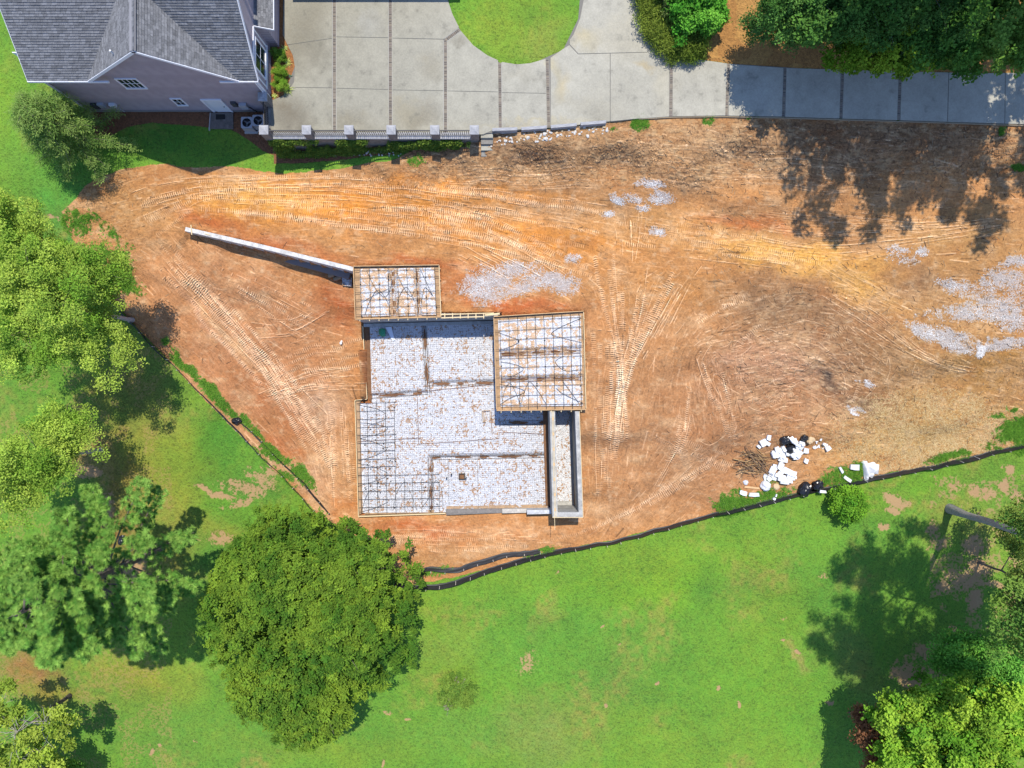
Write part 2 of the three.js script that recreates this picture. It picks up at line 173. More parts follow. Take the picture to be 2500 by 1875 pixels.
// patches of bare sandy soil in the lawn: pixel, radii, angle, strength
const soilPatches = [[2185, 1222, 34, 13, .5, 1], [2175, 1245, 16, 8, .3, 1], [2154, 1283, 11, 8, 0, 1], [2385, 1385, 26, 18, .6, 1], [2380, 1470, 15, 24, .2, 1], [2430, 1430, 30, 9, 0, .8], [2430, 1570, 34, 44, .2, 1], [2360, 1545, 36, 12, .3, .9], [2490, 1460, 26, 90, 0, 1], [2440, 1640, 22, 40, .2, 1], [2340, 1420, 60, 26, 0, .8], [2240, 1655, 60, 30, .4, 1], [2260, 1590, 40, 20, 0, .8], [2400, 1200, 30, 16, .5, .7], [2455, 1150, 14, 12, 0, .9], [2380, 1330, 22, 30, .3, .8], [2300, 1330, 30, 16, 0, .5], [2340, 1190, 20, 10, 0, .6], [2445, 1185, 12, 14, 0, .9], [2480, 1210, 24, 14, .2, .8], [2280, 1290, 18, 12, 0, .6],
  [510, 1196, 22, 6, .4, .85], [545, 1212, 26, 7, .2, .8], [590, 1190, 44, 16, .1, .62], [585, 1228, 30, 9, -.3, .7], [640, 1170, 34, 18, .5, .64], [665, 1150, 20, 9, .5, .75], [615, 1210, 26, 9, -.3, .66], [220, 1155, 24, 14, 0, 1], [260, 1250, 24, 34, 0, .8], [330, 1390, 24, 34, 0, .7], [130, 535, 26, 5, .4, .6], [110, 590, 12, 5, .8, .6], [535, 1318, 40, 18, .1, .55],
  [1803, 1723, 7, 8, 0, 1], [1745, 1681, 5, 5, 0, 1], [1508, 1577, 4, 4, 0, 1], [1465, 1524, 4, 4, 0, .9], [1610, 1671, 7, 5, 0, .9], [1483, 1720, 7, 5, 0, .7], [1957, 1592, 7, 4, .3, 1], [1918, 1566, 5, 3, 0, 1], [2024, 1717, 7, 6, 0, .9], [1355, 1395, 5, 3, 0, .9], [746, 1808, 4, 4, 0, 1], [931, 1865, 4, 9, 0, 1], [370, 1839, 5, 6, 0, 1], [383, 1822, 4, 4, 0, 1], [490, 1808, 4, 4, 0, .9], [1290, 1620, 20, 26, .3, .4], [2010, 1410, 12, 8, 0, .5], [1918, 1504, 6, 6, 0, .5], [988, 1752, 6, 4, 0, .6], [948, 1737, 8, 5, 0, .5], [1115, 1655, 4, 9, 0, .9]];
const weedPatches = [[435, 878, 10, 32, -.75, 1], [476, 912, 10, 26, -.75, 1], [535, 970, 13, 46, -.75, 1], [575, 1010, 10, 22, -.7, 1], [620, 1037, 11, 32, -.75, 1], [668, 1098, 13, 38, -.75, 1], [735, 1160, 14, 48, -.75, 1], [640, 1108, 7, 26, -.75, .8], [700, 1165, 8, 30, -.75, .7], [396, 830, 8, 14, -.5, .9], [1790, 1225, 44, 26, -.2, 1], [1880, 1210, 60, 14, -.2, .9], [2060, 1165, 44, 18, -.2, .9], [2320, 1115, 44, 11, -.2, 1], [2460, 1050, 40, 22, -.4, 1], [2490, 1060, 26, 40, 0, 1], [2440, 1010, 20, 7, 0, .7], [2420, 1090, 22, 10, 0, .7], [2475, 995, 12, 8, 0, .8], [2100, 1145, 16, 20, 0, .8], [1070, 1395, 40, 8, -.2, .8], [1320, 1350, 30, 9, -.2, .8], [1563, 300, 18, 14, 0, 1], [1727, 292, 16, 8, 0, .9], [1493, 318, 8, 8, 0, .5], [1840, 290, 18, 5, 0, .8], [2447, 325, 8, 10, 0, .9], [2490, 408, 14, 8, 0, .8], [1020, 392, 20, 12, 0, .6], [270, 560, 60, 12, .7, .4], [260, 640, 60, 40, .4, .7], [300, 690, 50, 26, .4, .7], [190, 540, 30, 30, 0, .6], [1890, 1175, 20, 10, 0, .5]];
const gravelPatches = [[1190, 690, 56, 42, -.1, .9], [1250, 660, 70, 18, -.1, .85], [1350, 690, 62, 20, .08, 1], [1230, 705, 90, 18, -.1, .8], [1165, 705, 26, 22, 0, 1], [1585, 451, 26, 9, .15, 1], [1612, 487, 26, 14, .05, 1], [1508, 489, 18, 9, .4, .9], [1578, 513, 14, 9, 0, .9], [1486, 525, 14, 8, -.4, .7], [1611, 570, 14, 9, 0, .9], [1545, 485, 34, 10, .3, .5], [1400, 630, 18, 12, 0, .5],
  [2330, 690, 46, 11, .05, .9], [2390, 715, 70, 18, .2, .75], [2480, 645, 46, 14, -.15, 1], [2450, 690, 60, 26, .1, .7], [2340, 760, 70, 14, -.1, .7], [2400, 770, 90, 14, -.1, .8], [2260, 812, 40, 16, .5, 1], [2310, 825, 60, 16, .1, 1], [2330, 845, 44, 14, .3, .9], [2450, 842, 70, 13, -.12, 1], [2395, 860, 9, 14, .3, 1], [2470, 780, 50, 26, 0, .8], [2190, 612, 26, 8, 0, .7], [2250, 618, 14, 8, 0, .8], [2200, 640, 34, 10, 0, .5], [2420, 740, 50, 12, -.4, .7], [2125, 936, 14, 5, .5, 1], [2085, 1005, 14, 7, .5, .8], [2470, 740, 44, 40, 0, .6]];
const prep = a => a.map(([u, v, ru, rv, r, w]) => [u, v, 1 / ru, 1 / rv, Math.cos(r), Math.sin(r), w]);
const soilP = prep(soilPatches), weedP = prep(weedPatches), gravP = prep(gravelPatches);
function patch(list, u, v) { let m = 0; for (const b of list) { const dx = u - b[0], dy = v - b[1]; const x = (dx * b[4] + dy * b[5]) * b[2], y = (dy * b[4] - dx * b[5]) * b[3], d = x * x + y * y; if (d < 2.2) { const k = (1.5 - d * 0.75) * b[6]; if (k > m) m = k; } } return m; }
const mulchPolyTop = [[1553, -120], [1562, 0], [1570, 30], [1580, 65], [1600, 100], [1640, 137], [1720, 147], [1800, 158], [1920, 166], [2060, 170], [2200, 174], [2400, 179], [2800, 172], [2800, -160]];
const mulchBed = [[630, -90], [694, -90], [692, 85], [722, 135], [724, 200], [692, 238], [660, 262], [630, 262]];
const wallFoot = [[668, 350], [1010, 345], [1005, 368], [930, 380], [850, 388], [760, 396], [668, 402]];
const mulchHouse = [[215, 250], [660, 250], [668, 380], [640, 368], [612, 345], [580, 325], [560, 316], [500, 312], [430, 304], [370, 300], [310, 310], [270, 330], [230, 330]];
const gE = 1.95;                                  // display value of a sunlit white surface: turns the photo's tones into base colours
{
  const C = [0, 0, 0];
  const mixb = (list, u, v, m) => { for (const b of list) { const dx = u - b[0], dy = v - b[1]; const x = (dx * b[4] + dy * b[5]) * b[2], y = (dy * b[4] - dx * b[5]) * b[3], d = x * x + y * y; if (d < 2) { let k = 1 - d * 0.5; k = k * k * b[9] * m; if (k > 1) k = 1; C[0] += (b[6] - C[0]) * k; C[1] += (b[7] - C[1]) * k; C[2] += (b[8] - C[2]) * k; } } };
  const set = (c, k = 1) => { C[0] += (lin(c[0]) - C[0]) * k; C[1] += (lin(c[1]) - C[1]) * k; C[2] += (lin(c[2]) - C[2]) * k; };
  for (let j = 0; j < GH; j++) for (let i = 0; i < GW; i++) {
    const x = (i + .5) / GS - GX, z = (j + .5) / GS - GZ, y = gy(x, z), [u0, v0] = toPx(x, y, z);
    const n1 = fbm(x * .16, z * .16, 3, 1), n2 = fbm(x * .9, z * .9, 3, 21), n3 = vn(x * 3.1, z * 3.1, 41), n4 = vn(x * 9, z * 9, 51), h = hash2(i, j, 3);
    const wu = (fbm(x * .5, z * .5, 3, 61) - .5) * 70 + (n3 - .5) * 14 + (n4 - .5) * 6, wv = (fbm(x * .5 + 50, z * .5, 3, 71) - .5) * 50 + (n3 - .5) * 10 + (vn(x * 9, z * 9, 53) - .5) * 6;
    const u = u0 + wu * .22, v = v0 + wv * .22;                      // ragged edges
    const o = j * GW + i; let kind = 2, bump = 0;
    const onTop = y > 2.1 && inPoly(x, z, plateau);
    if (onTop) kind = (inPoly(u0, v0, mulchPolyTop) || inPoly(u0, v0, mulchBed)) ? 3 : 2;
    else if (inPoly(u0 + wu * .1, v0 + wv * .1, mulchHouse) || inPoly(u0, v0 + wv * .12, wallFoot)) kind = 3;
    else if (inPoly(u, v, dirtPoly)) kind = 1;
    if (y < 0.6 && y > -3.6 && u0 > 880 && u0 < 1430 && v0 > 780 && v0 < 1262 && inPoly(x, z, floorPoly)) kind = 1;
    if (kind === 1) {
      set([208, 148, 88]); mixb(dirtBlobs, u0 + wu, v0 + wv, .6 + .8 * n2); { const e = fbm(x * .55 + 9, z * 1.1, 4, 131); if (e > .55) set([236, 192, 140], (e - .55) * 1.5); else if (e < .42) set([176, 114, 62], (.42 - e) * 1.6); const e2 = fbm(x * 2.1, z * 3.2, 3, 141); if (e2 > .62) set([244, 208, 160], (e2 - .62) * 1.4); else if (e2 < .36) set([150, 98, 56], (.36 - e2) * 1.6); }
      const k = (.90 + .34 * n2 + .34 * (n4 - .5) + .42 * (h - .5)) * (.98 + .24 * n1); C[0] *= k; C[1] *= k * (.95 + .08 * n3); C[2] *= k * (.9 + .2 * n3);
      bump = .04 * n2 + .035 * n3 + .03 * n4 + .02 * h;
      const rough = Math.max(sst(490, 415, v0 + wv * 1.2) * sst(860, 1020, u0 + wu), .7 * sst(930, 1020, v0 + wv) * sst(1980, 2120, u0 + wu), .7 * sst(380, 280, u0 + wu), .45 * sst(690, 760, v0 + wv) * sst(1730, 1840, u0 + wu));      // cloddy, raked and strawy soil
      if (rough > .02) { const r = fbm(x * 2.2, z * 3.4, 4, 91); bump += rough * .26 * Math.abs(r - .5) + rough * .05 * vn(x * 5, z * 6, 97); const cr = Math.max(sst(.06, .0, Math.abs(vn(x * 2.7 + 3 * n2, z * 4.2, 95) - .5)), .8 * sst(.08, .0, Math.abs(vn(x * 6.2, z * 8 + 2 * n3, 96) - .5))) * rough * sst(.35, .6, n2 + .3 * (n3 - .5)); C[0] *= 1 - .5 * cr; C[1] *= 1 - .54 * cr; C[2] *= 1 - .56 * cr; if (r > .58) set([230, 188, 136], Math.min(.6, (r - .58) * 5) * rough); }
      const w = patch(weedP, u0 + wu * .6, v0 + wv * .6) * (.4 + n2) - .35 + (n3 - .5) * .8 + (n4 - .5) * 1.1 + (h - .5) * .7;
      if (w > .25 && patch(weedP, u0, v0) > -.5 && patch(weedP, u0 + wu * .6, v0 + wv * .6) > 0) { kind = 2; set([70 + 40 * n3, 138 + 30 * n4, 46], .88); bump = .05 * h + .04 * n4; }
      const g = patch(gravP, u0 + wu * .9, v0 + wv * .7) * (.5 + .9 * fbm(x * 1.1, z * 2.4, 3, 151));
      if (g > 0) { const q = g - .1 + (n3 - .5) * .8 + (n4 - .5) * .9 + (h - .5) * 1.1; if (q > .52) { const l = 175 + 70 * h; set([l, l, l], .7); bump += .03 * h; } }
      if (inPoly(x, z, floorPoly)) set([196, 120, 66], .8);
    } else if (kind === 2) {
      set([112, 176, 56]); mixb(lawnBlobs, u0 + wu * 1.6, v0 + wv * 1.6, .7 + .6 * n2);
      if (n1 > .5) set([136, 182, 58], (n1 - .5) * 1.6); else set([88, 158, 60], (.5 - n1) * 1.6);
      const dry = sst(.55, .8, fbm(x * .35, z * .35, 4, 101)); set([164, 172, 92], dry * .45 * n3 * 1.5);
      const k = .60 + .26 * n2 + .30 * n4 + .38 * h - (n4 * h < .05 ? .22 : 0); C[0] *= k * (1.04 + .2 * n3); C[1] *= k * .93; C[2] *= k * (.55 + .3 * h);
      bump = .03 * n3 + .035 * n4 + .05 * h;
      const s = patch(soilP, u0 + wu * .55, v0 + wv * .55) * (.45 + .9 * n2) + (n3 - .5) * .8 + (n4 - .5) * .9 + (h - .5) * .5 - .32; if (s > .15 && patch(soilP, u0 + wu * .55, v0 + wv * .55) > .02) { set([216, 172, 126], Math.min(.9, .35 + s)); bump *= .4; }
      if (u0 > 2270 && v0 > 1160 && v0 < 1720 && n2 > .56 && n4 > .45) set([206, 164, 118], .6);
      if (u0 < 420 && v0 > 800 && n2 > .5 && n4 > .5 && h > .3) set([190, 152, 100], .5);
    } else {
      if (onTop && inPoly(u0, v0, mulchPolyTop)) { set([196, 146, 80]); if (n2 > .5) set([176, 122, 64], .6); } else if (onTop) set([176, 118, 66]); else set([146, 98, 66]);
      const k = .6 + .5 * n4 + .5 * h; C[0] *= k; C[1] *= k; C[2] *= k * .95; bump = .05 * h + .04 * n4;
    }
    gkind[o] = kind; gbump[o] = bump; gcol[o * 3] = C[0] / gE; gcol[o * 3 + 1] = C[1] / gE; gcol[o * 3 + 2] = C[2] / gE;
  }
}
// tyre and crawler marks pressed into the soil
function stampBar(x, z, dx, dz, len, wid, hgt, c, a) {     // c: [factor, added r, g, b, share]
  const n = Math.max(2, Math.ceil(len * GS * 1.3)), r = Math.max(.6, wid * GS);
  for (let k = 0; k < n; k++) {
    const t = (k / (n - 1) - .5) * len, px = (x + dx * t + GX) * GS, pz = (z + dz * t + GZ) * GS, i0 = Math.max(0, Math.floor(px - r)), i1 = Math.min(GW - 1, Math.ceil(px + r)), j0 = Math.max(0, Math.floor(pz - r)), j1 = Math.min(GH - 1, Math.ceil(pz + r));
    for (let j = j0; j <= j1; j++) for (let i = i0; i <= i1; i++) { const o = j * GW + i; if (gkind[o] !== 1) continue; const d = Math.hypot(i + .5 - px, j + .5 - pz) / r; if (d > 1) continue; const w = (1 - d * d) * a; gbump[o] += hgt * w * .5; const q = w * c[4] * .8; for (let m = 0; m < 3; m++) { const g = gcol[o * 3 + m]; gcol[o * 3 + m] = g + (c[0] * g + c[1 + m] - g) * q; } }
  }
}
const dust = [1.15, .19, .145, .095, .9], damp = [.5, 0, 0, 0, .9];
const TR = rng(99);
function track(pts, type, w, a0, a1, str) {
  const c = new THREE.CatmullRomCurve3(pts.map(([u, v]) => G(u, v))), L = c.getLength(), step = type === 2 ? .07 : .145; let s = L * a0; let fade = 1, next = s;
  while (s < L * a1) {
    const t = s / L, p = c.getPointAt(t), d = c.getTangentAt(t); const l = Math.hypot(d.x, d.z) || 1, dx = d.x / l, dz = d.z / l;
    if (s > next) { fade = TR() < .42 ? .06 : .35 + .75 * TR(); next = s + .25 + 1.0 * TR(); }
    const q = str * fade;
    if (type === 0) { for (const sd of [-1, 1]) { const ox = -dz * sd * w * .26, oz = dx * sd * w * .26, sk = sd * .55; stampBar(p.x + ox, p.z + oz, -dz + dx * sk, dx + dz * sk, w * .42, .042, .05, dust, q); } if (TR() < .6) stampBar(p.x + dx * .06, p.z + dz * .06, -dz, dx, w * .8, .04, -.04, damp, q * .7); }
    else if (type === 1) { stampBar(p.x, p.z, -dz, dx, w, .042, .05, dust, q); stampBar(p.x + dx * .085, p.z + dz * .085, -dz, dx, w, .04, -.045, damp, q * .7); }
    else { stampBar(p.x, p.z, dx, dz, .1, .03, .03, dust, q); stampBar(p.x - dz * .06, p.z + dx * .06, dx, dz, .1, .03, -.03, damp, q * .6); }
    s += step * (.9 + .2 * TR());
  }
}
function zone(a, b, n, opt = {}) {               // marks running between two guide lines
  for (let k = 0; k < n * 1.5; k++) {
    const t = TR(), jit = opt.jit ?? 14, off = [(TR() - .5) * jit, (TR() - .5) * jit], pts = a.map((p, i) => [lerp(p[0], b[i][0], t) + off[0] + (TR() - .5) * 6, lerp(p[1], b[i][1], t) + off[1] + (TR() - .5) * 5]);
    const a0 = TR() * .75, a1 = Math.min(1, a0 + .12 + TR() * .4), ty = opt.type ?? (TR() < .4 ? 0 : TR() < .55 ? 1 : 2), w = ty === 2 ? .1 : rr(.16, .30, TR), str = (opt.str ?? 1) * rr(.6, 1.25, TR);
    track(pts, ty, w, a0, a1, str);
  }
}
zone([[420, 450], [800, 430], [1150, 460], [1480, 500]], [[470, 520], [820, 560], [1150, 610], [1440, 690]], 70);
zone([[900, 500], [1150, 520], [1300, 580], [1420, 640]], [[960, 540], [1150, 560], [1280, 620], [1390, 700]], 26, { str: 1.2 });
zone([[1080, 600], [1130, 630], [1190, 660], [1240, 690]], [[1170, 590], [1220, 615], [1270, 640], [1320, 665]], 14, { type: 2, str: 1.2 });
zone([[300, 460], [420, 430], [600, 425], [900, 430]], [[320, 520], [450, 480], [620, 460], [900, 460]], 26, { type: 2, str: .8 });
zone([[330, 480], [480, 450], [640, 450]], [[380, 580], [500, 500], [640, 480]], 20);
zone([[330, 560], [460, 700], [600, 860], [740, 1090]], [[420, 590], [560, 740], [700, 900], [830, 1100]], 50);
zone([[380, 660], [500, 790], [640, 940], [780, 1130]], [[420, 640], [560, 780], [690, 900], [800, 1000]], 30);
zone([[520, 640], [640, 690], [760, 740]], [[560, 700], [650, 770], [770, 850]], 22);
zone([[620, 960], [760, 900], [885, 880]], [[640, 980], [760, 960], [890, 960]], 34, { type: 2, str: 1.1 });
zone([[650, 880], [780, 830], [880, 800]], [[700, 980], [800, 930], [890, 900]], 14, { type: 1 });
zone([[790, 980], [800, 1080], [810, 1230]], [[850, 980], [855, 1080], [862, 1230]], 26, { str: 1 });
zone([[600, 760], [700, 780], [790, 740]], [[640, 860], [740, 830], [830, 770]], 18, { type: 2 });
zone([[640, 890], [720, 1010], [800, 1150]], [[700, 900], [770, 1010], [830, 1150]], 16);
zone([[860, 1290], [1050, 1290], [1300, 1300]], [[880, 1330], [1080, 1340], [1320, 1330]], 22, { str: .8 });
zone([[1300, 1330], [1450, 1290], [1640, 1200], [1800, 1100]], [[1400, 1300], [1520, 1250], [1640, 1180], [1720, 1100]], 16, { str: .8 });
zone([[1440, 620], [1470, 740], [1510, 900], [1500, 1080]], [[1540, 600], [1530, 740], [1520, 900], [1540, 1100]], 30, { str: 1.1 });
zone([[1560, 640], [1550, 760], [1520, 900], [1480, 1080]], [[1720, 640], [1630, 760], [1550, 900], [1520, 1080]], 36, { str: 1.2 });
zone([[1500, 620], [1580, 620], [1760, 640], [1990, 670]], [[1500, 520], [1640, 540], [1800, 560], [2000, 600]], 24, { str: .9 });
zone([[1650, 700], [1600, 790], [1540, 900]], [[1690, 690], [1640, 790], [1580, 900]], 18, { type: 2, str: 1.3 });
zone([[1440, 760], [1450, 900], [1450, 1200]], [[1520, 760], [1510, 900], [1500, 1200]], 26, { str: 1 });
zone([[1640, 780], [1740, 740], [1860, 700]], [[1700, 800], [1760, 760], [1880, 730]], 8, { type: 0, str: 1 });
zone([[1690, 860], [1740, 1000], [1770, 1120]], [[1760, 860], [1790, 960], [1800, 1060]], 16, { str: 1 });
zone([[1560, 1240], [1640, 1100], [1660, 980]], [[1620, 1180], [1680, 1060], [1700, 940]], 14, { str: .9 });
zone([[1580, 1040], [1700, 1090], [1790, 1110]], [[1590, 1060], [1700, 1120], [1780, 1160]], 8, { str: .9 });
for (let k = 0; k < 120; k++) { const cx = 1930 + (TR() - .5) * 130, cy = 900 + (TR() - .5) * 90, r = 30 + 180 * TR(), a = TR() * 6.28, span = .25 + TR() * .6, pts = []; for (let q = 0; q < 4; q++) { const an = a + span * q / 3; pts.push([cx + Math.cos(an) * r * 1.25, cy + Math.sin(an) * r * (.6 + .25 * TR())]); } track(pts, TR() < .7 ? 2 : TR() < .5 ? 1 : 0, .24, 0, 1, .4 + .5 * TR()); }
zone([[1820, 500], [2000, 510], [2200, 540], [2420, 530]], [[1850, 620], [2050, 640], [2250, 600], [2450, 560]], 46, { type: 2, str: .8 });
zone([[1980, 720], [2100, 800], [2250, 880], [2400, 930]], [[2040, 700], [2150, 760], [2280, 870], [2420, 900]], 30, { type: 2, str: .8 });
zone([[1960, 640], [2080, 720], [2200, 770]], [[2040, 640], [2140, 690], [2220, 740]], 14, { type: 2, str: .7 });
zone([[1000, 400], [1200, 405], [1450, 410]], [[1000, 450], [1200, 455], [1450, 455]], 22, { type: 2, str: .6 });
zone([[1500, 350], [1800, 370], [2100, 400]], [[1500, 440], [1800, 450], [2100, 470]], 30, { type: 2, str: .5 });
zone([[1575, 470], [1580, 540], [1560, 640]], [[1480, 470], [1500, 540], [1510, 640]], 12, { type: 2, str: 1 });
// scrapes and smears left by blades and tracks, along the way the machines ran: pixel, angle, reach
const flow = [[600, 480, .02, 200], [900, 500, .05, 220], [1200, 540, .16, 200], [1380, 620, .45, 120], [350, 500, -.25, 140], [450, 650, .9, 140], [600, 800, .85, 160], [560, 720, .3, 90], [740, 900, -.1, 110], [820, 1080, 1.5, 110], [700, 1050, .9, 120], [1000, 1300, .02, 180], [1250, 1310, .0, 150], [1480, 800, 1.4, 120], [1560, 900, 1.75, 110], [1640, 740, 2.1, 110], [1500, 1100, 1.6, 150], [1620, 1180, 2.3, 130], [1760, 980, 1.3, 110], [1850, 780, -.3, 120], [1930, 860, .1, 90], [2010, 960, .4, 110], [1880, 980, -.3, 110], [1850, 600, .08, 220], [2150, 640, .25, 180], [2150, 820, .55, 160], [2350, 900, .25, 160], [2300, 560, -.02, 220], [1250, 400, .03, 300], [1700, 400, .12, 280], [2200, 400, .05, 300], [1600, 560, .3, 100], [1800, 1150, -.4, 130], [2250, 1050, -.2, 200]];
for (let k = 0; k < 18000; k++) {
  const near = k > 15000, u = near ? 1930 + (TR() + TR() - 1) * 300 : 180 + TR() * 2340, v = near ? 900 + (TR() + TR() - 1) * 190 : 300 + TR() * 1050; let c = 0, s = 0; for (const q of flow) { const d = ((u - q[0]) ** 2 + (v - q[1]) ** 2) / (q[3] * q[3]), w = 1 / (.02 + d * d); c += w * Math.cos(2 * q[2]); s += w * Math.sin(2 * q[2]); }
  const a = Math.atan2(s, c) / 2 + (TR() - .5) * .35, p = G(u, v, -1), L = (near ? .5 : 1) * (.25 + 1.5 * TR() * TR()), wd = .022 + .05 * TR() * TR(), q = TR();
  if (q < .52) stampBar(p.x, p.z, Math.cos(a), Math.sin(a), L, wd, .03, dust, .15 + .6 * TR() * TR()); else stampBar(p.x, p.z, Math.cos(a), Math.sin(a), L, wd, -.035, damp, .15 + .7 * TR() * TR());
}
{
  const d = new Uint8Array(GW * GH * 4), b = new Uint8Array(GW * GH * 4); let mn = 1e9, mx = -1e9;
  for (const q of gbump) { if (q < mn) mn = q; if (q > mx) mx = q; }
  mn = -.1; mx = .25;
  for (let k = 0; k < GW * GH; k++) { d[k * 4] = s8(gcol[k * 3]); d[k * 4 + 1] = s8(gcol[k * 3 + 1]); d[k * 4 + 2] = s8(gcol[k * 3 + 2]); const q = 255 * clamp((gbump[k] - mn) / (mx - mn)); b[k * 4] = b[k * 4 + 1] = b[k * 4 + 2] = q; d[k * 4 + 3] = b[k * 4 + 3] = 255; }
  const tc = texture(GW, GH, d, true, THREE.ClampToEdgeWrapping), tb = texture(GW, GH, b, false, THREE.ClampToEdgeWrapping);
  const m = new THREE.MeshStandardMaterial({ map: tc, bumpMap: tb, bumpScale: .35, roughness: .97 });
  const pos = new Float32Array(TNX * TNZ * 3), uv = new Float32Array(TNX * TNZ * 2), idx = [];
  for (let j = 0; j < TNZ; j++) for (let i = 0; i < TNX; i++) { const o = j * TNX + i, x = -TX + i * TC, z = -TZ + j * TC; pos[o * 3] = x; pos[o * 3 + 1] = TH[o]; pos[o * 3 + 2] = z; uv[o * 2] = (x + GX) / (2 * GX); uv[o * 2 + 1] = (z + GZ) / (2 * GZ); if (i < TNX - 1 && j < TNZ - 1) idx.push(o, o + TNX, o + 1, o + 1, o + TNX, o + TNX + 1); }
  const g = new THREE.BufferGeometry(); g.setAttribute('position', new THREE.BufferAttribute(pos, 3)); g.setAttribute('uv', new THREE.BufferAttribute(uv, 2)); g.setIndex(idx); g.computeVertexNormals();
  struct(mesh('ground', g, m));
  // land beyond the plot
  const go = [], io = [], N = 80, st = 6; const at = k => (k - N / 2) * st;
  for (let j = 0; j <= N; j++) for (let i = 0; i <= N; i++) { const x = at(i), z = at(j); go.push(x, field(clamp(x, -TX, TX), clamp(z, -TZ, TZ)) - .06 - (Math.abs(x) < TX && Math.abs(z) < TZ ? 3 : 0) * 1, z); if (i < N && j < N) { const xa = x, xb = x + st, za = z, zb = z + st; if (!(xa > -TX + 4 && xb < TX - 4 && za > -TZ + 4 && zb < TZ - 4)) { const o = j * (N + 1) + i; io.push(o, o + N + 1, o + 1, o + 1, o + N + 1, o + N + 2); } } }
  const g2 = new THREE.BufferGeometry(); g2.setAttribute('position', new THREE.Float32BufferAttribute(go, 3)); g2.setIndex(io); g2.computeVertexNormals();
  struct(mesh('surrounding_land', g2, mat(.10, .19, .035, 1)));
}
console.log('ground done');

// ---------------------------------------------------------------- driveway
const concreteTex = (() => {
  const w = 2048, h = 512, X0 = -20, X1 = 40, Z0 = -30, Z1 = -15, d = new Uint8Array(w * h * 4), b = new Uint8Array(w * h * 4);
  const st = [[740, 110, 60, 80, .3, [140, 134, 118], .55], [700, 280, 60, 50, 0, [128, 118, 102], .6], [760, 30, 60, 60, 0, [150, 144, 128], .4], [850, 290, 60, 30, .2, [150, 142, 122], .5], [1000, 280, 60, 40, .6, [172, 160, 128], .5], [1050, 160, 40, 40, 0, [168, 160, 140], .4], [1030, 290, 30, 60, .5, [150, 144, 130], .5], [1120, 100, 24, 16, 0, [150, 144, 130], .5], [1380, 215, 24, 40, .2, [214, 198, 158], .55], [1430, 95, 50, 30, .3, [214, 200, 160], .5], [1570, 160, 24, 14, .3, [206, 182, 130], .5], [1520, 100, 60, 60, 0, [200, 192, 172], .4], [1440, 265, 110, 26, .2, [176, 170, 152], .3], [1500, 230, 90, 60, 0, [186, 182, 168], .3], [1700, 230, 70, 50, 0, [202, 200, 192], .4], [1850, 220, 60, 50, 0, [222, 222, 216], .5], [1250, 180, 60, 20, 0, [196, 192, 178], .4], [1300, 300, 160, 10, -.03, [206, 194, 160], .4], [900, 60, 30, 40, .2, [186, 188, 188], .4], [1620, 200, 30, 110, 0, [206, 196, 172], .3], [1360, 170, 12, 50, 0, [208, 196, 160], .5]].map(a => [a[0], a[1], 1 / a[2], 1 / a[3], Math.cos(a[4]), Math.sin(a[4]), ...a[5].map(lin), a[6]]);
  for (let j = 0; j < h; j++) for (let i = 0; i < w; i++) {
    const x = X0 + (X1 - X0) * (i + .5) / w, z = Z0 + (Z1 - Z0) * (j + .5) / h, [u0, v0] = toPx(x, DY, z), n1 = fbm(x * .5, z * .5, 4, 301), n2 = fbm(x * 2.2, z * 2.2, 4, 311), n3 = vn(x * 14, z * 14, 321), hh = hash2(i, j, 9);
    const left = sst(1500, 700, u0); let c = [lin(lerp(207, 186, left)), lin(lerp(205, 184, left)), lin(lerp(196, 172, left))];
    const u = u0 + (n1 - .5) * 60 + (n2 - .5) * 20, v = v0 + (n2 - .5) * 50 + (n1 - .5) * 20;
    for (const s of st) { const dx = u - s[0], dy = v - s[1], a = (dx * s[4] + dy * s[5]) * s[2], e = (dy * s[4] - dx * s[5]) * s[3], q = a * a + e * e; if (q < 2) { let k = 1 - q / 2; k = k * k * s[9] * (.6 + .8 * n2); c = c.map((y, m) => y + (s[6 + m] - y) * Math.min(1, k)); } }
    const k = .80 + .22 * n1 + .26 * (n2 - .5) + .14 * (n3 - .5) + .12 * (hh - .5) - (n2 < .3 ? (.3 - n2) * .9 : 0);
    const o = (j * w + i) * 4; for (let m = 0; m < 3; m++) d[o + m] = s8(c[m] * k * [1.1, 1.065, .95][m] / 1.95); d[o + 3] = b[o + 3] = 255; b[o] = b[o + 1] = b[o + 2] = 255 * clamp(.4 * n2 + .3 * n3 + .3 * hh);
  }
  const t = texture(w, h, d, true, THREE.ClampToEdgeWrapping), tb = texture(w, h, b, false, THREE.ClampToEdgeWrapping);
  for (const q of [t, tb]) { q.repeat.set(1 / (X1 - X0), 1 / (Z1 - Z0)); q.offset.set(-X0 / (X1 - X0), -Z0 / (Z1 - Z0)); }
  return [t, tb];
})();
const driveMat = new THREE.MeshStandardMaterial({ map: concreteTex[0], bumpMap: concreteTex[1], bumpScale: .012, roughness: .9 });
const drive = new THREE.Group(); drive.name = 'driveway'; struct(drive); scene.add(drive);
mesh('bedding', prism(W([[690, 20], [720, 160], [690, 240], [655, 247], [655, 326], [1180, 326], [1480, 295], [1640, 282], [1900, 282], [2200, 291], [2760, 309], [2760, 176], [2400, 182], [2060, 173], [1720, 151], [1640, 141], [1595, 100], [1570, 30], [1562, -86], [1422, -86], [1412, 45], [1375, 121], [1295, 157], [1225, 155], [1150, 115], [1100, 35], [1080, -86], [698, -86]], DY), 2.3, 2.372), mat(.16, .15, .13, 1), drive);
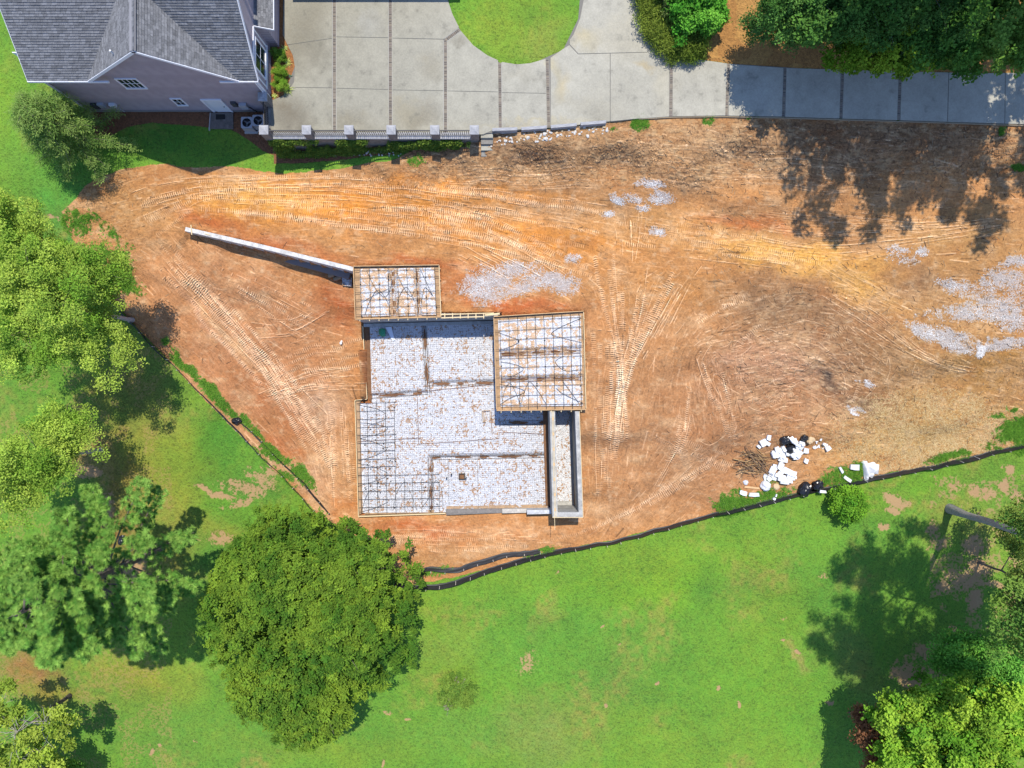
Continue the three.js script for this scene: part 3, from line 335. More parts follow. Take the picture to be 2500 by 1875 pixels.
function clipConvex(sub, clip) {
  let A = 0; for (let i = 0; i < clip.length; i++) { const a = clip[i], b = clip[(i + 1) % clip.length]; A += a[0] * b[1] - b[0] * a[1]; } if (A < 0) clip = [...clip].reverse();
  let out = sub;
  for (let i = 0; i < clip.length; i++) { const a = clip[i], b = clip[(i + 1) % clip.length], side = p => (b[0] - a[0]) * (p[1] - a[1]) - (b[1] - a[1]) * (p[0] - a[0]); const inp = out; out = []; for (let k = 0; k < inp.length; k++) { const p = inp[k], q = inp[(k + 1) % inp.length], sp = side(p), sq = side(q); if (sp >= 0) out.push(p); if ((sp >= 0) !== (sq >= 0)) { const t = sp / (sp - sq); out.push([lerp(p[0], q[0], t), lerp(p[1], q[1], t)]); } } }
  return out;
}
const outPx = [...driveSouth, ...driveNorth];
const cellsPx = [
  [[640, -90], [811, -90], [811, 93], [640, 118]], [[640, 119], [811, 94], [811, 214], [640, 212]], [[640, 213], [811, 215.2], [812, 340], [640, 340]],
  [[821, -90], [948, -90], [948, 91.5], [821, 89.5]], [[821, 90.5], [948, 92.5], [948.5, 218], [821, 215]], [[821, 216], [948.5, 219], [949, 340], [821.5, 340]],
  [[957, -90], [1190, -90], [1119, 68], [1083, 95], [957, 92.5]], [[957, 93.5], [1082, 96.5], [1082.5, 221], [957.5, 219]], [[957.5, 220], [1082.5, 222], [1082.5, 340], [958, 340]],
  [[1092, 101], [1126, 76], [1190, 60], [1215.5, 75], [1216.5, 224], [1092, 221.5]], [[1092, 222.5], [1216.5, 225], [1217, 340], [1092, 340]],
  [[1224.5, 75], [1331, 75], [1333.5, 227.5], [1225.5, 225.5]], [[1225.5, 226.5], [1333.5, 228.5], [1336, 340], [1226, 340]],
  [[1391, 108], [1412, 131], [1580, 127], [1601, 102], [1601, -90], [1391, -90]],
  [[1642, 100], [1776, 100], [1769, 340], [1643, 340]], [[1784, 100], [1914, 100], [1908, 340], [1777, 340]], [[1922, 100], [2055, 100], [2048, 340], [1916, 340]], [[2063, 100], [2196, 100], [2189, 340], [2056, 340]], [[2204, 100], [2318, 100], [2311.5, 340], [2197, 340]], [[2319.5, 100], [2455, 100], [2452, 340], [2313, 340]], [[2456.5, 100], [2770, 100], [2770, 340], [2453.5, 340]]];
for (const c of cellsPx) { const p = clipConvex(outPx, c).filter((q, i, a) => Math.hypot(q[0] - a[(i + 1) % a.length][0], q[1] - a[(i + 1) % a.length][1]) > .05); if (p.length > 2) mesh('concrete_panel', prism(W(p, DY), 2.05, DY + rr(-.002, .002), .008), driveMat, drive); }
for (const p of [[[1344, 141], [1375, 119], [1390, 110], [1411, 132.5], [1489, 130.5], [1489, 296], [1480, 297], [1345, 312]], [[1490.5, 130.5], [1581, 128], [1601, 103], [1625, 125], [1634, 132], [1633, 284.5], [1550, 290], [1490.5, 296]]]) mesh('concrete_panel', prism(W(p, DY), 2.05, DY, .008), driveMat, drive);
const brickMats = [[.13, .105, .08], [.17, .14, .105], [.10, .085, .07], [.2, .165, .12], [.15, .12, .1]].map(c => mat(...c, .95)), edgeMat = mat(.34, .33, .29, .9);
const brickGeo = prism([[-.09, -.045], [.09, -.045], [.09, .045], [-.09, .045]], -.06, 0, .008), setGeo = new Map();
const bands = [[[816, -80], [816.5, 328]], [[952.5, -80], [953.2, 328]], [[1122.5, 72], [1087.5, 98], [1087.5, 328]], [[1220, 153], [1221.3, 318]], [[1336, 145], [1340, 312]], [[1640, 138], [1637.5, 284]], [[1780, 157], [1773, 282]], [[1918, 167], [1912, 284]], [[2059, 171], [2052, 288]], [[2200, 175], [2193, 292]]];
bands.forEach((line, bi) => {
  const g = new THREE.Group(); g.name = numbered('brick_band'); struct(g); scene.add(g); g.userData.label = 'narrow strip of dark paving bricks set between driveway slabs';
  for (let s = 0; s < line.length - 1; s++) {
    const a = P(...line[s], DY), b = P(...line[s + 1], DY), d = b.clone().sub(a), L = d.length(), an = Math.atan2(d.x, d.z); const x = d.clone().normalize(), nrm = new V3(x.z, 0, -x.x);
    mesh('mortar_bed', bar(a.clone().setY(2.382), b.clone().setY(2.382), .25, .05), mat(.24, .22, .18, 1), g);
    if (bi < 4) for (const sd of [-1, 1]) mesh('edge_strip', bar(a.clone().setY(2.398).addScaledVector(nrm, sd * .125), b.clone().setY(2.398).addScaledVector(nrm, sd * .125), .025, .05), edgeMat, g);
    const n = Math.floor(L / .118); for (let k = 0; k < n; k++) { const o = mesh('brick', brickGeo, brickMats[Math.floor(R0() * 5)], g); const p = a.clone().addScaledVector(x, (k + .5) * L / n); o.position.set(p.x, 2.394 + rr(-.005, .004), p.z); o.rotation.y = an + rr(-.04, .04); o.scale.set(rr(.97, 1.06), 1, rr(.98, 1.08)); }
  }
});
// thin wooden form edge and dark earth lip along the drive's lower side
// ---------------------------------------------------------------- garden wall, pillars, railings
const stoneTex = grain(256, (x, y) => { const n = tn(x, y, 8, 1) * .5 + tn(x, y, 32, 2) * .3 + tn(x, y, 128, 3) * .2, c = 150 + 90 * n; return [c, c, c]; }, true);
const wallMat = new THREE.MeshStandardMaterial({ color: rgb(.32, .30, .26), map: withRepeat(stoneTex, .5, .5), roughness: .95 });
const capMat = new THREE.MeshStandardMaterial({ color: rgb(.52, .52, .53), map: withRepeat(stoneTex, .9, .9), roughness: .9 }), shaftMat = new THREE.MeshStandardMaterial({ color: rgb(.30, .28, .26), map: stoneTex, roughness: .95 });
const WZ = -16.6, pillarX = [-16.22, -13.43, -10.66, -7.9, -5.05, -2.46];
{
  const w = thing('retaining_wall', 'tall grey retaining wall below the pillar railing, overgrown with ivy', 'wall');
  mesh('wall_face', prism([[-16.5, -16.78], [-2.3, -16.78], [-2.3, -16.45], [-16.5, -16.45]], -.8, 2.4), wallMat, w);
  mesh('ledge', prism([[-16.0, -16.82], [-2.2, -16.82], [-2.2, -16.38], [-16.0, -16.38]], 2.4, 2.5, .012), capMat, w);
  const s = thing('retaining_wall', 'grey side retaining wall between the house corner and the first pillar', 'wall');
  mesh('wall_face', prism([[-16.5, -19.1], [-16.14, -19.1], [-16.14, -16.79], [-16.5, -16.79]], -.6, 2.44), wallMat, s);
}
function pillar(x, z, label) {
  const t = thing('stone_pillar', label, 'pillar', [x, 2.4, z], 'square pillars of the driveway railing');
  mesh('shaft', prism([[-.26, -.26], [.26, -.26], [.26, .26], [-.26, .26]], -.1, 1.1), shaftMat, t);
  const g = new THREE.ConeGeometry(.43, .1, 4).toNonIndexed(); g.computeVertexNormals(); g.rotateY(Math.PI / 4);
  mesh('cap', merge([prism([[-.3, -.3], [.3, -.3], [.3, .3], [-.3, .3]], 1.1, 1.2, .01), g.translate(0, 1.25, 0)]), capMat, t);
}
const ordinal = ['first', 'second', 'third', 'fourth', 'fifth', 'last'];
pillarX.forEach((x, i) => pillar(x, WZ, i === 5 ? 'square grey pillar with pyramid cap beside the concrete steps' : i === 0 ? 'square grey pillar with pyramid cap by the air conditioners' : `square grey pillar with pyramid cap, ${ordinal[i]} along the railing from the house`));
pillar(-16.3, -18.78, 'square grey pillar with pyramid cap against the house corner');
const ironMat = mat(.025, .025, .028, .6);
const balGeo = box(.034, .82, .034);
function railing(x0, z0, x1, z1, label) {
  const L = Math.hypot(x1 - x0, z1 - z0), t = thing('metal_railing', label, 'railing', [(x0 + x1) / 2, 2.5, (z0 + z1) / 2], 'black railings between the pillars'); t.rotation.y = -Math.atan2(z1 - z0, x1 - x0);
  mesh('top_rail', box(L, .045, .07, 0, .95, 0), ironMat, t); mesh('bottom_rail', box(L, .03, .04, 0, .1, 0), ironMat, t);
  const n = Math.round(L / .135); for (let k = 1; k < n; k++) { const b = mesh('baluster', balGeo, ironMat, t); b.position.set(-L / 2 + L * k / n, .53, 0); }
}
for (let i = 0; i < 5; i++) railing(pillarX[i] + .27, WZ, pillarX[i + 1] - .27, WZ, i === 4 ? 'black metal railing section ending at the pillar by the steps' : `black metal railing between the ${ordinal[i]} and ${ordinal[i + 1]} pillar from the house`);
railing(-16.3, -18.5, -16.24, -16.9, 'short black railing between house corner and first pillar');
{ // steps beside the last pillar
  const t = thing('concrete_steps', 'concrete steps going down from the driveway beside the last pillar', 'steps');
  for (let k = 0; k < 5; k++) { const z0 = -16.95 + k * .36, y = 2.28 - k * .19; mesh('step', prism([[-2.1 + rr(-.03, .03), z0], [-1.3 + rr(-.05, .05), z0], [-1.28, z0 + .42], [-2.1, z0 + .42]], y - .4, y, .015), [driveMat, wallMat][k % 2], t); }
  const r = P(1158, 372, 1.4), q = P(1195, 368, 1.4);
  mesh('step', prism([[r.x - .4, r.z - .25], [r.x + .3, r.z - .3], [r.x + .35, r.z + .2], [r.x - .3, r.z + .25]], 1.1, 1.55, .04), wallMat, t);
  mesh('step', prism([[q.x - .5, q.z - .4], [q.x + .3, q.z - .45], [q.x + .45, q.z], [q.x + .1, q.z + .25], [q.x - .45, q.z + .15]], 1.1, 1.5, .05), wallMat, t);
}
{ // kerb lengths after the last pillar
  const segs = [[[1202, 316], [1263, 314]], [[1273, 314], [1335, 309.5]], [[1345, 309], [1408, 303.5]], [[1418, 302], [1480, 297]]];
  segs.forEach((s, i) => { const a = P(...s[0], 2.6), b = P(...s[1], 2.6), o = mesh('kerb_stone', bar(a, b, .2, .75), capMat); tag(o, i === 0 ? 'pale concrete kerb length beside the steps at the drive edge' : i === 3 ? 'pale concrete kerb length at the far end, beside rubble stones' : `pale concrete kerb length, ${i === 1 ? 'second' : 'third'} from the steps along the drive`, 'kerb', 'kerb lengths on the drive edge'); });
}
{ // form board left along the drive edge
  const pts = [[1560, 290.5], [1640, 286], [1760, 284.5], [1900, 287], [2060, 292], [2200, 296], [2350, 301], [2500, 306]], t = thing('form_board', 'thin wooden edge board along the lower side of the driveway', 'board');
  for (let i = 0; i < pts.length - 1; i++) mesh('plank', bar(P(...pts[i], 2.36), P(...pts[i + 1], 2.36), .04, .12), mat(.3, .24, .16, .9), t);
  for (let u = 1600; u < 2480; u += 118) { const k = pts.findIndex((p, i) => pts[i + 1] && u < pts[i + 1][0]), a = pts[k], b = pts[k + 1], v = lerp(a[1], b[1], (u - a[0]) / (b[0] - a[0])); const p = P(u, v + 2.5, 2.3); mesh('stake', bar(p.clone().add(new V3(.1, .1, -.03)), p.clone().add(new V3(-.1, -.3, .15)), .035, .035), mat(.3, .24, .16, .9), t); }
}

// ---------------------------------------------------------------- neighbouring house
{
  const XL = -29.67, XR = -16.2, ZS = -19.18, ZN = -31, EY = 5.97, EZ = -18.78;
  const house = thing('house', 'grey house with shingle roof, front gable and lilac siding', 'house');
  const sideTex = grain(256, (x, y) => { const r = (y * 16) % 1, c = 255 * (r < .12 ? r / .12 * .5 : .5 + .5 * (1 - r)); return [c, c, c]; });
  const sideCol = grain(256, (x, y) => { const n = tn(x, y, 6, 5) * .5 + tn(x, y, 64, 7) * .3 + hash2(Math.floor(x * 256), Math.floor(y * 256), 8) * .2, r = (y * 16) % 1 < .1 ? .72 : 1, c = (205 + 40 * n) * r; return [c, c, c]; }, true);
  const siding = new THREE.MeshStandardMaterial({ color: rgb(.50, .43, .47), map: withRepeat(sideCol, .55, .55), bumpMap: withRepeat(sideTex, .55, .55), bumpScale: .02, roughness: .8 });
  const white = mat(.72, .73, .76, .6), glass = new THREE.MeshStandardMaterial({ color: rgb(.02, .03, .03), roughness: .06, metalness: 0 });
  const wallPoly = (pts, name, m, thick, axis) => { // pts [a,y] on a wall plane
    const s = new THREE.Shape(pts.map(p => new THREE.Vector2(...p))); const g = new THREE.ExtrudeGeometry(s, { depth: thick, bevelEnabled: false }); if (axis) { g.rotateY(-Math.PI / 2); } return mesh(name, g, m, house);
  };
  const AX = -21.38, AY = 9.85, gl = -26.28, gr = -16.9;
  // south wall with the gable, then the other three
  wallPoly([[XL, -.4], [XR, -.4], [XR, 5.9], [gr, 5.9], [AX, AY - .15], [gl, 5.9], [XL, 5.9]], 'wall', siding, .2).position.set(0, 0, ZS - .2);
  wallPoly([[ZN, -.4], [ZS - .205, -.4], [ZS - .205, 6.2], [-21.8, 8.8], [ZN, 8.8]], 'wall', siding, .2, true).position.set(XR, 0, 0);
  wallPoly([[ZN, -.4], [ZS - .205, -.4], [ZS - .205, 6.2], [-24, 9.4], [ZN, 9.4]], 'wall', siding, .2, true).position.set(XL + .2, 0, 0);
  mesh('foundation_strip', box(XR - XL - .4, .25, .03, (XL + XR) / 2, .1, ZS + .016), mat(.2, .2, .2, .9), house);
  // roof planes
  const roof = mesh('roof', new THREE.BufferGeometry(), mat(.1, .1, .1), house); house.remove(roof);
  const roofParts = [], shTex = grain(256, (x, y) => { const n = .5 * hash2(Math.floor(x * 256), Math.floor(y * 256), 4) + .3 * tn(x, y, 64, 5) + .2 * tn(x, y, 16, 6), c = 120 + 130 * n; return [c, c, c * 1.01]; }, true);
  const shingle = new THREE.MeshStandardMaterial({ color: rgb(.29, .295, .30), map: withRepeat(shTex, .8, .8), vertexColors: true, roughness: .95 });
  const deckMat = mat(.04, .04, .042, .95), R = rng(31);
  function plane(o, along, up, range, sMax, expo = .15) {
    const nrm = new V3().crossVectors(along, up); if (nrm.y < 0) nrm.negate(); nrm.normalize();
    const pt = (a, s, n) => o.clone().addScaledVector(along, a).addScaledVector(up, s).addScaledVector(nrm, n);
    const courses = [];
    for (let s = 0, k = 0; s < sMax; s += expo, k++) {
      const [a0, a1] = range(s), [b0, b1] = range(Math.min(sMax, s + expo)); if (a1 - a0 < .05) continue;
      const pos = [], uv = [], col = []; let a = a0 - R() * .3; const base = .9 + .2 * R();
      while (a < a1) {
        const w = .24 + .14 * R(), p0 = Math.max(a, a0), p1 = Math.min(a + w - .008, a1); a += w; if (p1 - p0 < .02) continue;
        const t0 = lerp(b0, b1, (p0 - a0) / (a1 - a0)), t1 = lerp(b0, b1, (p1 - a0) / (a1 - a0)), th = .012 + .012 * R(), c = base * (.72 + .5 * R());
        const A = pt(p0, s, th + .03), Bq = pt(p1, s, th + .03), Cq = pt(t1, s + expo + .02, .006), D = pt(t0, s + expo + .02, .006), E = pt(p0, s, -.01), Fq = pt(p1, s, -.01);
        const tri = (...v) => { for (const [q, us, vs] of v) { pos.push(q.x, q.y, q.z); uv.push(us, vs); col.push(c, c, c); } };
        const f = new V3().crossVectors(Bq.clone().sub(A), Cq.clone().sub(A)).dot(nrm) > 0;
        const T = (x, y, z) => f ? tri(x, y, z) : tri(x, z, y);
        T([A, p0, s], [Bq, p1, s], [Cq, p1, s + expo]); T([A, p0, s], [Cq, p1, s + expo], [D, p0, s + expo]); T([E, p0, s - .03], [Fq, p1, s - .03], [Bq, p1, s]); T([E, p0, s - .03], [Bq, p1, s], [A, p0, s]);
      }
      if (pos.length) courses.push(geoFrom(pos, uv, col));
    }
    const [a0, a1] = range(0), [b0, b1] = range(sMax), d = [pt(a0, 0, -.02), pt(a1, 0, -.02), pt(b1, sMax, -.02), pt(b0, sMax, -.02)], e = [pt(a0, 0, -.14), pt(a1, 0, -.14), pt(b1, sMax, -.14), pt(b0, sMax, -.14)];
    const q = (w, x, y, z) => [w, x, y, w, y, z].flatMap(v => [v.x, v.y, v.z]);
    roofParts.push([geoFrom([...q(...d), ...q(...e), ...q(d[0], d[1], e[1], e[0]), ...q(d[1], d[2], e[2], e[1]), ...q(d[3], d[0], e[0], e[3])]), courses]);
  }
  const up = (x, y, z) => new V3(x, y, z).normalize();
  const kL = .733, kR = 1.04, uL = up(0, kL, -1), uR = up(0, kR, -1), cL = Math.hypot(1, kL), cR = Math.hypot(1, kR);
  plane(new V3(0, EY, EZ), new V3(1, 0, 0), uL, s => { const y = s / cL * kL; return [-30.0, Math.min(AX, gl + y * (AX - gl) / (AY + .1 - EY))]; }, 7.2);
  plane(new V3(0, EY, EZ), new V3(1, 0, 0), uR, s => { const y = s / cR * kR; return [Math.max(AX, gr + y * (AX - gr) / (AY + .1 - EY)), -15.76]; }, 6.6);
  const gL = (AY + .1 - EY) / (AX - gl), gR = (AY + .1 - EY) / (gr - AX), eL = Math.hypot(1, gL), eR = Math.hypot(1, gR);
  plane(new V3(gl, EY, EZ), new V3(0, 0, -1), up(1, gL, 0), s => [0, s / eL * gL / kL], (AX - gl) * eL - .01);
  plane(new V3(gr, EY, EZ), new V3(0, 0, -1), up(-1, gR, 0), s => [0, s / eR * gR / kR], (gr - AX) * eR - .01);
  const roofObj = mesh('roof', merge(roofParts.map(r => r[0])), deckMat, house);
  for (const [, cs] of roofParts) for (const c of cs) mesh('shingle_course', c, shingle, roofObj);
  mesh('ridge_cap', merge([bar(new V3(AX - .08, AY + .13, EZ + .02), new V3(AX - .08, AY + .13, -24.4), .2, .02), bar(new V3(AX + .08, AY + .13, EZ + .02), new V3(AX + .08, AY + .13, -24.4), .2, .02)]), mat(.2, .2, .21, .95), roofObj);
  // far side of the roof, out of the frame, keeps daylight out of the attic
  mesh('roof_back', merge([bar(new V3(-30, 10.3, -24.6), new V3(-15.7, 10.3, -24.6), .3, .2), box(14.2, .2, 7, -22.9, 9.2, -28.2)]), deckMat, roofObj);
  { const p = P(272, 126, 8.6); mesh('vent_pipe', new THREE.CylinderGeometry(.05, .05, .5, 10).translate(p.x, p.y - .1, p.z), white, roofObj); }
  // trim
  const trimBar = (a, b, w, h) => mesh('trim', bar(a, b, w, h), white, house);
  trimBar(new V3(-30.03, EY + .02, EZ + .03), new V3(gl + .05, EY + .02, EZ + .03), .09, .16); trimBar(new V3(gr - .05, EY + .02, EZ + .03), new V3(-15.74, EY + .02, EZ + .03), .09, .16);
  trimBar(new V3(gl, EY + .03, EZ + .02), new V3(AX, AY + .12, EZ + .02), .05, .2); trimBar(new V3(AX, AY + .12, EZ + .02), new V3(gr, EY + .03, EZ + .02), .05, .2);
  trimBar(new V3(gl - .1, EY - .05, EZ + .02), new V3(gl + 1.25, EY - .05, EZ + .02), .09, .14); trimBar(new V3(gr - 1.25, EY - .05, EZ + .02), new V3(gr + .2, EY - .05, EZ + .02), .09, .14);
  trimBar(new V3(-30.02, EY, EZ), new V3(-30.02, EY + kL * 5.5, EZ - 5.5), .05, .2); trimBar(new V3(-15.74, EY, EZ), new V3(-15.74, EY + kR * 5.5, EZ - 5.5), .05, .2);
  mesh('soffit', merge([box(3.4, .03, .42, -28.1, EY - .17, ZS + .2), box(.9, .03, .42, -16.3, EY - .17, ZS + .2)]), white, house);
  mesh('corner_board', box(.1, 6, .1, XL + .03, 2.9, ZS + .03), white, house); mesh('corner_board', box(.1, 3.4, .1, XR + .03, 4.1, ZS + .03), white, house);
  mesh('downspout', tube([new V3(-16.4, EY - .15, EZ - .02), new V3(-16.25, EY - .6, ZS + .12), new V3(-16.25, 3.6, ZS + .12)], .045, .045, 6), white, house);
  mesh('gutter_bracket', box(.5, .5, .05, -30.2, EY + .5, -20.2), white, house);
  // windows: outer size on the wall
  function win(x, y, w, h, cols, rows, axis) {
    const t = new THREE.Group(); t.name = 'window'; house.add(t);
    const fr = merge([box(w, .1, .07, 0, h / 2 - .05, .03), box(w, .12, .1, 0, -h / 2 + .06, .045), box(.1, h - .24, .068, -w / 2 + .05, .01, .03), box(.1, h - .24, .068, w / 2 - .05, .01, .03)]);
    mesh('frame', fr, white, t); mesh('pane', box(w - .2, h - .2, .02, 0, 0, .018), glass, t);
    for (let i = 1; i < cols; i++) mesh('muntin', box(.035, h - .2, .02, -w / 2 + .1 + (w - .2) * i / cols, 0, .034), white, t);
    for (let j = 1; j < rows; j++) mesh('muntin', box(w - .2, .035, .018, 0, -h / 2 + .1 + (h - .2) * j / rows, .034), white, t);
    t.position.set(...(axis ? [XR, y, x] : [x, y, ZS])); if (axis) t.rotation.y = Math.PI / 2; return t;
  }
  win(-24.27, 4.7, 1.4, 1.5, 4, 2); win(-22.6, 1.74, .78, 1.2, 2, 2); win(-20.9, 4.32, 1.95, 1.95, 2, 2, true);
  mesh('trim_band', box(.05, .16, 2.9, XR + .03, 5.55, -20.9), white, house); mesh('trim_band', box(.05, .14, 2.9, XR + .03, 3.1, -20.9), white, house);
  mesh('trim_board', box(.045, 2.3, .1, XR + .03, 4.33, -22.2), white, house); mesh('trim_board', box(.045, 2.3, .1, XR + .03, 4.33, -19.55), white, house);
  mesh('base_cladding', box(.06, .75, 2.8, XR + .03, 2.66, -20.8), siding, house);
  // garden door with frame and sill
  const door = mesh('door', box(.95, 2.0, .06, -20.2, 1.05, ZS + .03), mat(.66, .7, .74, .5), house);
  mesh('door_frame', merge([box(1.4, .12, .08, -20.3, 2.12, ZS + .04), box(.12, 2.05, .078, -20.94, 1.03, ZS + .04), box(.12, 2.05, .078, -19.66, 1.03, ZS + .04)]), white, door);
  mesh('sidelight', box(.2, 1.9, .04, -20.78, 1.05, ZS + .03), mat(.6, .64, .68, .4), door); mesh('handle', new THREE.SphereGeometry(.04, 8, 6).translate(-19.83, 1.05, ZS + .1), mat(.1, .1, .1, .3), door);
  // meters and service boxes on the wall
  const grey = mat(.35, .37, .4, .6), dk = mat(.05, .055, .06, .6);
  mesh('service_box', box(.34, .6, .16, -18.95, 1.5, ZS + .09), dk, house); mesh('service_box', box(.5, .7, .2, -18.4, 1.2, ZS + .11), grey, house); mesh('service_box', box(.16, .3, .14, -17.0, .8, ZS + .08), grey, house); mesh('service_box', box(.16, .3, .14, -16.75, .8, ZS + .08), grey, house);
  mesh('service_box', box(.35, .7, .18, -28.6, 1.2, ZS + .1), dk, house); mesh('service_box', box(.4, .5, .18, -28.1, 1.35, ZS + .1), grey, house); mesh('service_box', box(.4, .35, .2, -27.3, 1.4, ZS + .11), mat(.6, .62, .65, .5), house);
  mesh('conduit', tube([new V3(-27.3, 1.3, ZS + .06), new V3(-27.2, .1, ZS + .06)], .03, .03, 6), grey, house); mesh('conduit', tube([new V3(-18.2, 1.1, ZS + .07), new V3(-17.9, .1, ZS + .07)], .03, .03, 6), dk, house);
  // lower pent roof over the side entry
  const pr = thing('entry_porch', 'small shingled side roof over the side entry wall of the house', 'porch');
  mesh('wall', box(.6, 2.75, 6, -15.9, 3.52, -25.6), siding, pr);
  { roofParts.length = 0; const k = .45; plane(new V3(-15.15, 4.95, -22.5), new V3(0, 0, -1), up(-1, k, 0), s => [0, 7], 1.15); const dd = mesh('roof', roofParts[0][0], deckMat, pr); for (const c of roofParts[0][1]) mesh('shingle_course', c, shingle, dd); }
  mesh('fascia', merge([bar(new V3(-15.12, 4.97, -22.45), new V3(-15.12, 4.97, -29.5), .05, .14), bar(new V3(-15.12, 4.97, -22.46), new V3(-16.2, 5.45, -22.46), .04, .16)]), white, pr);
  mesh('bracket', box(.45, .3, .08, -15.45, 4.6, -22.75), white, pr);
  // garage wing just out of the picture; its roof shades the top edge of the drive
  const ga = thing('garage', 'garage wing with grey gable roof north of the driveway', 'garage');
  mesh('wall', box(10.6, 3.1, 7, -8.9, 3.9, -30.9), siding, ga); mesh('roof', merge([bar(new V3(-8.9, 5.6, -26.85), new V3(-8.9, 8.2, -30.9), 11.2, .15), bar(new V3(-8.9, 8.2, -30.9), new V3(-8.9, 5.6, -35), 11.2, .15)]), mat(.1, .1, .105, .95), ga);
  // landing, mat and air conditioners at the garden door
  const land = thing('door_landing', 'square concrete landing slab in front of the white garden door', 'landing');
  const la = W([[513, 275], [569, 275], [569, 314], [511, 314]], .08); mesh('slab', prism(la, -.2, .09, .01), new THREE.MeshStandardMaterial({ color: rgb(.24, .20, .17), map: withRepeat(stoneTex, .6, .6), roughness: .95 }), land);
  tag(mesh('doormat', prism(W([[527, 279], [549, 279], [550, 291], [527, 292]], .1), .092, .11), mat(.02, .018, .016, 1)), 'dark rectangular doormat on the landing slab', 'doormat');
  const edging = mesh('edging_board', bar(P(513, 275, .15), P(510, 318, .15), .04, .25), mat(.45, .44, .42, .8)); tag(edging, 'thin pale edging board beside the landing slab', 'board');
}
function condenser(x, z, label) {
  const t = thing('air_conditioner', label, 'air conditioner', [x, 0, z], 'outdoor air conditioning units');
  const body = mat(.36, .37, .39, .5, { metalness: .2 }), dark = mat(.012, .012, .014, .7);
  mesh('pad', box(.92, .1, .92, 0, 0, 0), mat(.35, .34, .32, .9), t);
  const ring = new THREE.Shape(); const r = .39, c = .1; ring.moveTo(-r + c, -r); ring.lineTo(r - c, -r); ring.quadraticCurveTo(r, -r, r, -r + c); ring.lineTo(r, r - c); ring.quadraticCurveTo(r, r, r - c, r); ring.lineTo(-r + c, r); ring.quadraticCurveTo(-r, r, -r, r - c); ring.lineTo(-r, -r + c); ring.quadraticCurveTo(-r, -r, -r + c, -r);
  const hole = new THREE.Path(); hole.absarc(0, 0, .31, 0, Math.PI * 2, true); ring.holes.push(hole);
  mesh('top_cover', new THREE.ExtrudeGeometry(ring, { depth: .06, bevelEnabled: false }).rotateX(-Math.PI / 2).translate(0, .84, 0), body, t);
  mesh('casing', box(.74, .66, .74, 0, .38, 0), body, t); mesh('fan_well', new THREE.CylinderGeometry(.308, .308, .1, 20, 1, true).translate(0, .8, 0), dark, t); mesh('fan_floor', new THREE.CylinderGeometry(.32, .32, .01, 20).translate(0, .735, 0), dark, t);
  for (let k = 0; k < 3; k++) mesh('fan_blade', box(.24, .012, .11, .15, 0, 0).rotateX(.35).rotateY(k * 2.094 + .4).translate(0, .79, 0), mat(.16, .17, .18, .5), t);
  mesh('hub', new THREE.CylinderGeometry(.06, .06, .04, 12).translate(0, .81, 0), body, t);
  const wires = []; for (let k = 1; k < 5; k++) wires.push(new THREE.TorusGeometry(.07 * k, .004, 4, 24).rotateX(Math.PI / 2).translate(0, .885, 0)); for (let k = 0; k < 4; k++) wires.push(box(.62, .006, .006).rotateY(k * .785).translate(0, .885, 0)); mesh('guard', merge(wires), dark, t);
}
{ const p = P(602, 299, .9), q = P(634, 294, .9); condenser(p.x, p.z, 'square grey air conditioner standing clear in the mulch by the house'); condenser(q.x - .12, q.z, 'square grey air conditioner tucked against the side retaining wall'); }

// ---------------------------------------------------------------- foundation under construction
const concMat = new THREE.MeshStandardMaterial({ color: rgb(.60, .585, .54), map: withRepeat(stoneTex, .4, .4), roughness: .9 }), concDust = new THREE.MeshStandardMaterial({ color: rgb(.62, .40, .22), map: withRepeat(stoneTex, .35, .35), roughness: .95 }), footMat = new THREE.MeshStandardMaterial({ color: rgb(.16, .09, .05), map: withRepeat(stoneTex, .5, .5), roughness: 1 });
const woodTex = grain(256, (x, y) => { const n = .5 * tn(x * 1, y, 4, 3) + .5 * tn((x + tn(x, y, 8, 2) * .02) % 1, y, 64, 4) * 1, c = 190 + 65 * n; return [c, c * .98, c * .94]; }, true);
const woodMat = new THREE.MeshStandardMaterial({ color: rgb(.68, .46, .25), map: woodTex, roughness: .85 }), woodPale = new THREE.MeshStandardMaterial({ color: rgb(.78, .64, .40), map: woodTex, roughness: .85 });
const steel = mat(.045, .043, .042, .6, { metalness: .4 }), rust = mat(.16, .06, .025, .85), black = mat(.008, .008, .009, .7);
